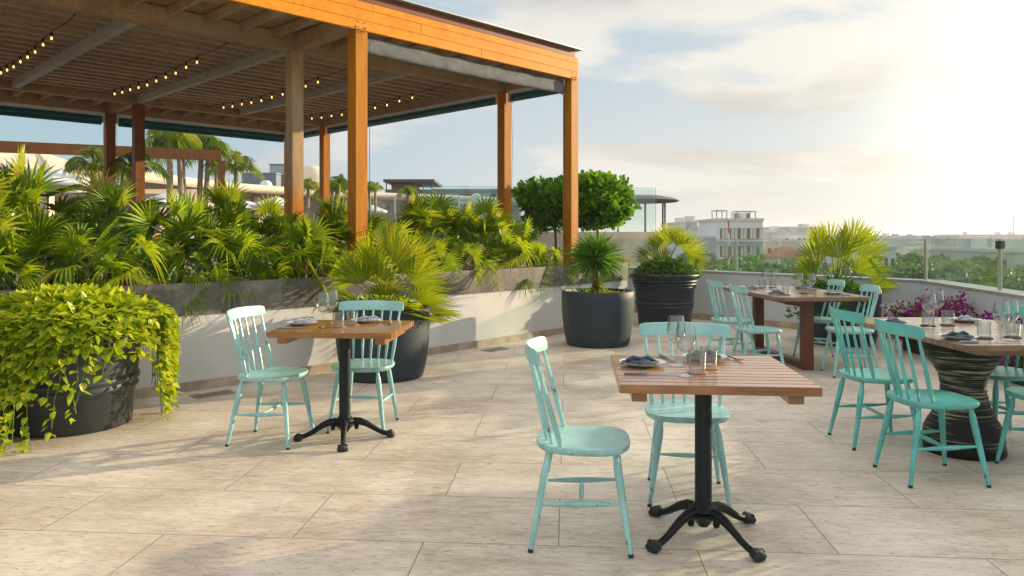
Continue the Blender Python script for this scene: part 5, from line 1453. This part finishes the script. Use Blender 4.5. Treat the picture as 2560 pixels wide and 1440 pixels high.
specs = [(1700,1728,560,170,'bwhite',2,2,'small white house farthest left in the skyline'), (1728,1745,555,180,'bcream',2,1,'narrow cream block left of the white apartment block'), (1744,1765,572,150,'bwhite',2,2,'low white house touching the white apartment block'),
 (1910,1962,578,210,'bwhite',2,5,'low white terrace of houses right of the apartment block'), (1948,2066,570,260,'bgrey',1,8,'long grey beige flat roofed block on the skyline'), (1960,2050,584,190,'bwhite',2,6,'white stepped block below the long grey beige one'),
 (2190,2265,592,260,'bwhite',1,5,'low white building right of the potted fan palm'), (2262,2306,596,230,'bcream',1,3,'cream house with the hipped red roof'), (2396,2600,588,330,'bcream',1,12,'very long flat cream building on the right skyline'),
 (2310,2392,600,240,'bwhite',1,6,'white low building between the skyline blocks'), (2200,2248,606,170,'bwhite',1,3,'white house right behind the potted fan palm'), (2425,2470,608,150,'bwhite',2,3,'white house behind the broad dark tree'), (2475,2560,616,120,'bcream',2,4,'cream house near the right edge of the picture'),
 (2380,2430,612,170,'bcream',1,3,'cream house left of another above the dark tree'), (2500,2590,604,200,'bwhite',1,5,'white house on the far right'), (2255,2290,618,120,'bwhite',1,2,'white box house between the park trees'), (2330,2385,616,130,'bwhite',2,3,'white house right of the corner glass post'),
 (1915,1950,604,140,'bcream',1,2,'cream house behind the terracotta gables'), (2120,2190,600,210,'bwhite',1,4,'white building behind the potted palm'), (2060,2120,596,280,'bgrey',1,4,'grey building far behind the potted palm'),
 (2190,2240,622,95,'bwhite',1,3,'near white house low behind the left thatched gable'), (2400,2475,616,105,'bwhite',1,4,'near white flat roof above the broad dark tree'), (2478,2530,626,88,'bwhite',2,3,'near white house beside the clamp post'), (2535,2620,632,76,'bcream',2,4,'near cream house cut by the right edge'), (2245,2330,610,125,'bcream',1,5,'cream flat roof between the thatched gables'), (2360,2420,606,150,'bwhite',1,4,'white flat roof right of the right thatched gable'), (2120,2180,610,120,'bwhite',1,4,'white flat roof hidden by the potted fan palm'), (2010,2060,604,170,'bcream',1,4,'cream flat roof left of the potted fan palm')]
for i, (x0, x1, yt, D, mt, rw, cl, lab) in enumerate(specs):
    building('town_building', lab, x0, x1, yt, D, 14 + i % 3*3, mt, rw, cl, roofbits=1 + i % 3, seed=i)
# a haze of small far houses
rc = random.Random(9); n = 0
for i in range(60):
    D = rc.uniform(300, 1100); px = rc.uniform(1690, 2600); hh = rc.uniform(4, 11.5)
    wpx = rc.uniform(10, 24)*F/D/1.0
    pyt = HZ + (EYE + 12 - hh)*F/D
    building('town_building', 'tiny pale house in the far town near the sea', px, px + wpx, pyt, D, 12, rc.choice(('bwhite','bwhite','bcream','bgrey')), 1, max(2, int(wpx/12)), 'tiny houses in the far town', seed=i+50)
def gable(label, px, py, D, w, dp, h, mat, wallh, group):
    p = at(px, py, D); zb = p.z - h - wallh; t = thing('gabled_roof_house', label, 'house', (p.x, p.y, -12), .35, group); b = zb + 12
    MB().box((0,0,(b+wallh)/2), (w*.86, dp*.86, b+wallh)).build('wall', MAT['bcream'], t, smooth=False)
    z = b + wallh; m = MB(); m.add([(-w/2,-dp/2,z), (w/2,-dp/2,z), (w/2,dp/2,z), (-w/2,dp/2,z), (-w*.12,0,z+h), (w*.12,0,z+h)], [(0,1,5,4), (1,2,5), (2,3,4,5), (3,0,4), (3,2,1,0)]); m.build('roof', MAT[mat], t, smooth=False)
    MB().box((0,-dp*.43-.03,z-1.2), (w*.5,.06,1.1)).build('window', MAT['window'], t, smooth=False)
gt = 'terracotta roofs beyond the parapet'; gg = 'grey thatched roofs beyond the parapet'
gable('terracotta pyramid roof right of the white apartment block', 1888, 600, 190, 7, 6, 2.4, 'terracotta', 2, gt)
gable('second terracotta roof, smaller, right of the first', 1985, 598, 200, 6, 6, 1.8, 'terracotta', 2, gt)
gable('long low terracotta roof under the white apartment block', 1890, 611, 150, 6.5, 6, 1.5, 'terracotta', 2, gt)
gable('brown terracotta roof above the park trees', 1965, 615, 140, 8, 6, 1.9, 'terracotta', 2, gt)
gable('flat hipped red roof on the right skyline', 2284, 588, 228, 13, 10, 1.4, 'terracotta', 1, gt)
gable('grey thatched gable right of the potted fan palm', 2192, 603, 150, 4.4, 5, 2.2, 'thatch', 1.5, gg)
gable('grey thatched gable left of the corner glass post', 2337, 603, 150, 4.4, 5, 2.2, 'thatch', 1.5, gg)
gable('small grey thatched roof between the two gables', 2262, 612, 150, 4, 5, 1.6, 'thatch', 1.5, gg)
# thatched round shelter
p = at(1588, 500, 34); t = thing('thatched_shelter', 'flat round thatched shelter on slim posts behind the glass screen', 'shelter', (p.x, p.y, 0))
zz = p.z
m = MB(); m.lathe([(.0001,zz+.20), (1.2,zz+.17), (1.75,zz+.06), (1.93,zz-.04), (1.85,zz-.10), (1.2,zz-.12), (.0001,zz-.12)], 48, wob=lambda a, z: .008*math.sin(a*37)); m.build('thatch_roof', MAT['thatch'], t, sharp=70)
for px in (1545, 1613, 1657, 1668):
    q = at(px, 575, 34); m = MB(); m.tube([(q.x-p.x, (0 if px != 1668 else .5), 0), (q.x-p.x, (0 if px != 1668 else .5), zz-.11)], .045, 8); m.build('post', MAT['grey_box'], t)
m = MB(); m.lathe([(.0001,-.1),(2.0,-.1),(2.0,.3),(.0001,.3)], 32); m.build('platform', MAT['bgrey'], t)
b0 = at(1580, 560, 46)

hz = MB().box((0,6900,-.5), (18400,14600,25.3)).build('haze', MAT['haze'], smooth=False); tag(hz, 'faint sea haze over the town', kind='stuff')

# ------------------------------------------------------------------ light, sky, camera
SUN_AZ, SUN_EL = 62.0, 12.0        # azimuth measured from +Y towards +X
sd = Vector((math.sin(rad(SUN_AZ))*math.cos(rad(SUN_EL)), math.cos(rad(SUN_AZ))*math.cos(rad(SUN_EL)), math.sin(rad(SUN_EL))))
sl = bpy.data.lights.new('sun', 'SUN'); sl.energy = 5.0; sl.angle = rad(.6); sl.color = (1, .80, .52)
so = bpy.data.objects.new('sun', sl); C.objects.link(so); so.rotation_euler = sd.to_track_quat('Z', 'Y').to_euler()
W = bpy.data.worlds.new('World'); bpy.context.scene.world = W; W.use_nodes = True
nt = W.node_tree; nt.nodes.clear()
class WN(N):
    def __init__(s, t): s.t = t
q = WN(nt)
out = q.n('ShaderNodeOutputWorld'); bgn = q.n('ShaderNodeBackground')
sky = q.n('ShaderNodeTexSky', sky_type='NISHITA', sun_disc=False); sky.sun_elevation = rad(SUN_EL); sky.sun_rotation = rad(SUN_AZ); sky.air_density = 1.0; sky.dust_density = 1.6; sky.ozone_density = 1.4
tc = q.n('ShaderNodeTexCoord').outputs['Generated']
sx = q.n('ShaderNodeSeparateXYZ'); q.l(tc, sx.inputs[0])
zc = q.math('ADD', q.math('MAXIMUM', sx.outputs['Z'], 0.0), .24)
cx = q.n('ShaderNodeCombineXYZ'); q.l(q.math('DIVIDE', sx.outputs['X'], zc), cx.inputs[0]); q.l(q.math('DIVIDE', sx.outputs['Y'], zc), cx.inputs[1])
mp = q.n('ShaderNodeMapping'); q.l(cx.outputs[0], mp.inputs[0]); mp.inputs['Rotation'].default_value = (0,0,rad(-28)); mp.inputs['Scale'].default_value = (1.0, 1.55, 1); mp.inputs['Location'].default_value = (3.1, 1.4, 0)
c1 = q.noise(mp.outputs[0], 1.25, 9, .52, .25)
mp2 = q.n('ShaderNodeMapping'); q.l(cx.outputs[0], mp2.inputs[0]); mp2.inputs['Scale'].default_value = (1.1, 1.7, 1); mp2.inputs['Location'].default_value = (7.3, 2.9, 0)
c2_ = q.noise(mp2.outputs[0], .9, 6, .55, .3)
dt = q.n('ShaderNodeVectorMath', operation='DOT_PRODUCT'); q.l(tc, dt.inputs[0]); dt.inputs[1].default_value = (math.sin(rad(40))*math.cos(rad(8)), math.cos(rad(40))*math.cos(rad(8)), math.sin(rad(8)))
near = q.n('ShaderNodeMapRange'); near.interpolation_type = 'SMOOTHSTEP'; q.l(dt.outputs['Value'], near.inputs[0]); near.inputs['From Min'].default_value = .62; near.inputs['From Max'].default_value = 1.0
# cloud cover grows towards the sun
cov = q.math('ADD', c1, q.math('MULTIPLY', near.outputs[0], .10))
mask = q.n('ShaderNodeMapRange'); mask.interpolation_type = 'SMOOTHSTEP'; q.l(cov, mask.inputs[0]); mask.inputs['From Min'].default_value = .50; mask.inputs['From Max'].default_value = .63
shade = q.n('ShaderNodeMapRange'); shade.interpolation_type = 'SMOOTHSTEP'; q.l(c2_, shade.inputs[0]); shade.inputs['From Min'].default_value = .42; shade.inputs['From Max'].default_value = .62
cl_lit = q.mix(near.outputs[0], (6.3,6.0,5.7), (7.1,6.7,5.9))
cl_grey = q.mix(near.outputs[0], (4.6,4.5,4.4), (4.7,4.4,4.0))
cloud = q.mix(shade.outputs[0], cl_lit, cl_grey)
haze_z = q.n('ShaderNodeMapRange'); haze_z.interpolation_type = 'SMOOTHSTEP'; q.l(sx.outputs['Z'], haze_z.inputs[0]); haze_z.inputs['From Min'].default_value = .26; haze_z.inputs['From Max'].default_value = -.02
hz_col = q.mix(near.outputs[0], (4.8,5.15,5.4), (6.9,6.45,5.7))
tone_ = q.mix(near.outputs[0], (2.6,4.1,5.1), (5.1,5.3,5.3))
midm = q.n('ShaderNodeMapRange'); midm.interpolation_type = 'SMOOTHSTEP'; q.l(dt.outputs['Value'], midm.inputs[0]); midm.inputs['From Min'].default_value = .35; midm.inputs['From Max'].default_value = .80
tone_ = q.mix(midm.outputs[0], (2.4,4.0,4.9), tone_)
tone_ = q.mix(q.math('MULTIPLY', midm.outputs[0], .75), tone_, (4.3,5.0,5.5))
skyc = q.mix(.85, sky.outputs[0], tone_)
c = q.mix(q.math('MULTIPLY', mask.outputs[0], .85), skyc, cloud)
c = q.mix(q.math('MULTIPLY', haze_z.outputs[0], .6), c, hz_col)
glow = q.math('POWER', q.math('MAXIMUM', dt.outputs['Value'], 0.0), 60.0)
c = q.mix(q.math('MULTIPLY', glow, .8), c, (16,14.5,11.5))
# sky above the view brightened, added as fill light for the terrace
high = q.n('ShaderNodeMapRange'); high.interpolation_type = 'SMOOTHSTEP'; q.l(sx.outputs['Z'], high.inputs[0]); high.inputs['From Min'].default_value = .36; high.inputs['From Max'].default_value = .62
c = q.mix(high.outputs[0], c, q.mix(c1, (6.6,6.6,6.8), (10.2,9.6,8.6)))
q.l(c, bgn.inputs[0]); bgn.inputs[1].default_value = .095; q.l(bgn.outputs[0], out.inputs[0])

cam = bpy.data.cameras.new('camera'); co = bpy.data.objects.new('camera', cam); C.objects.link(co)
co.location = (0,0,EYE); co.rotation_euler = (rad(90),0,0); cam.sensor_width = 36; cam.lens = F/2560*36; cam.shift_y = -(720-HZ)/2560; cam.clip_end = 20000; cam.clip_start = .05
sc = bpy.context.scene; sc.camera = co
sc.view_settings.view_transform = 'Standard'; sc.view_settings.look = 'None'; sc.view_settings.exposure = 0.56; sc.cycles.transparent_max_bounces = 32; sc.cycles.max_bounces = 10; sc.view_settings.gamma = 1
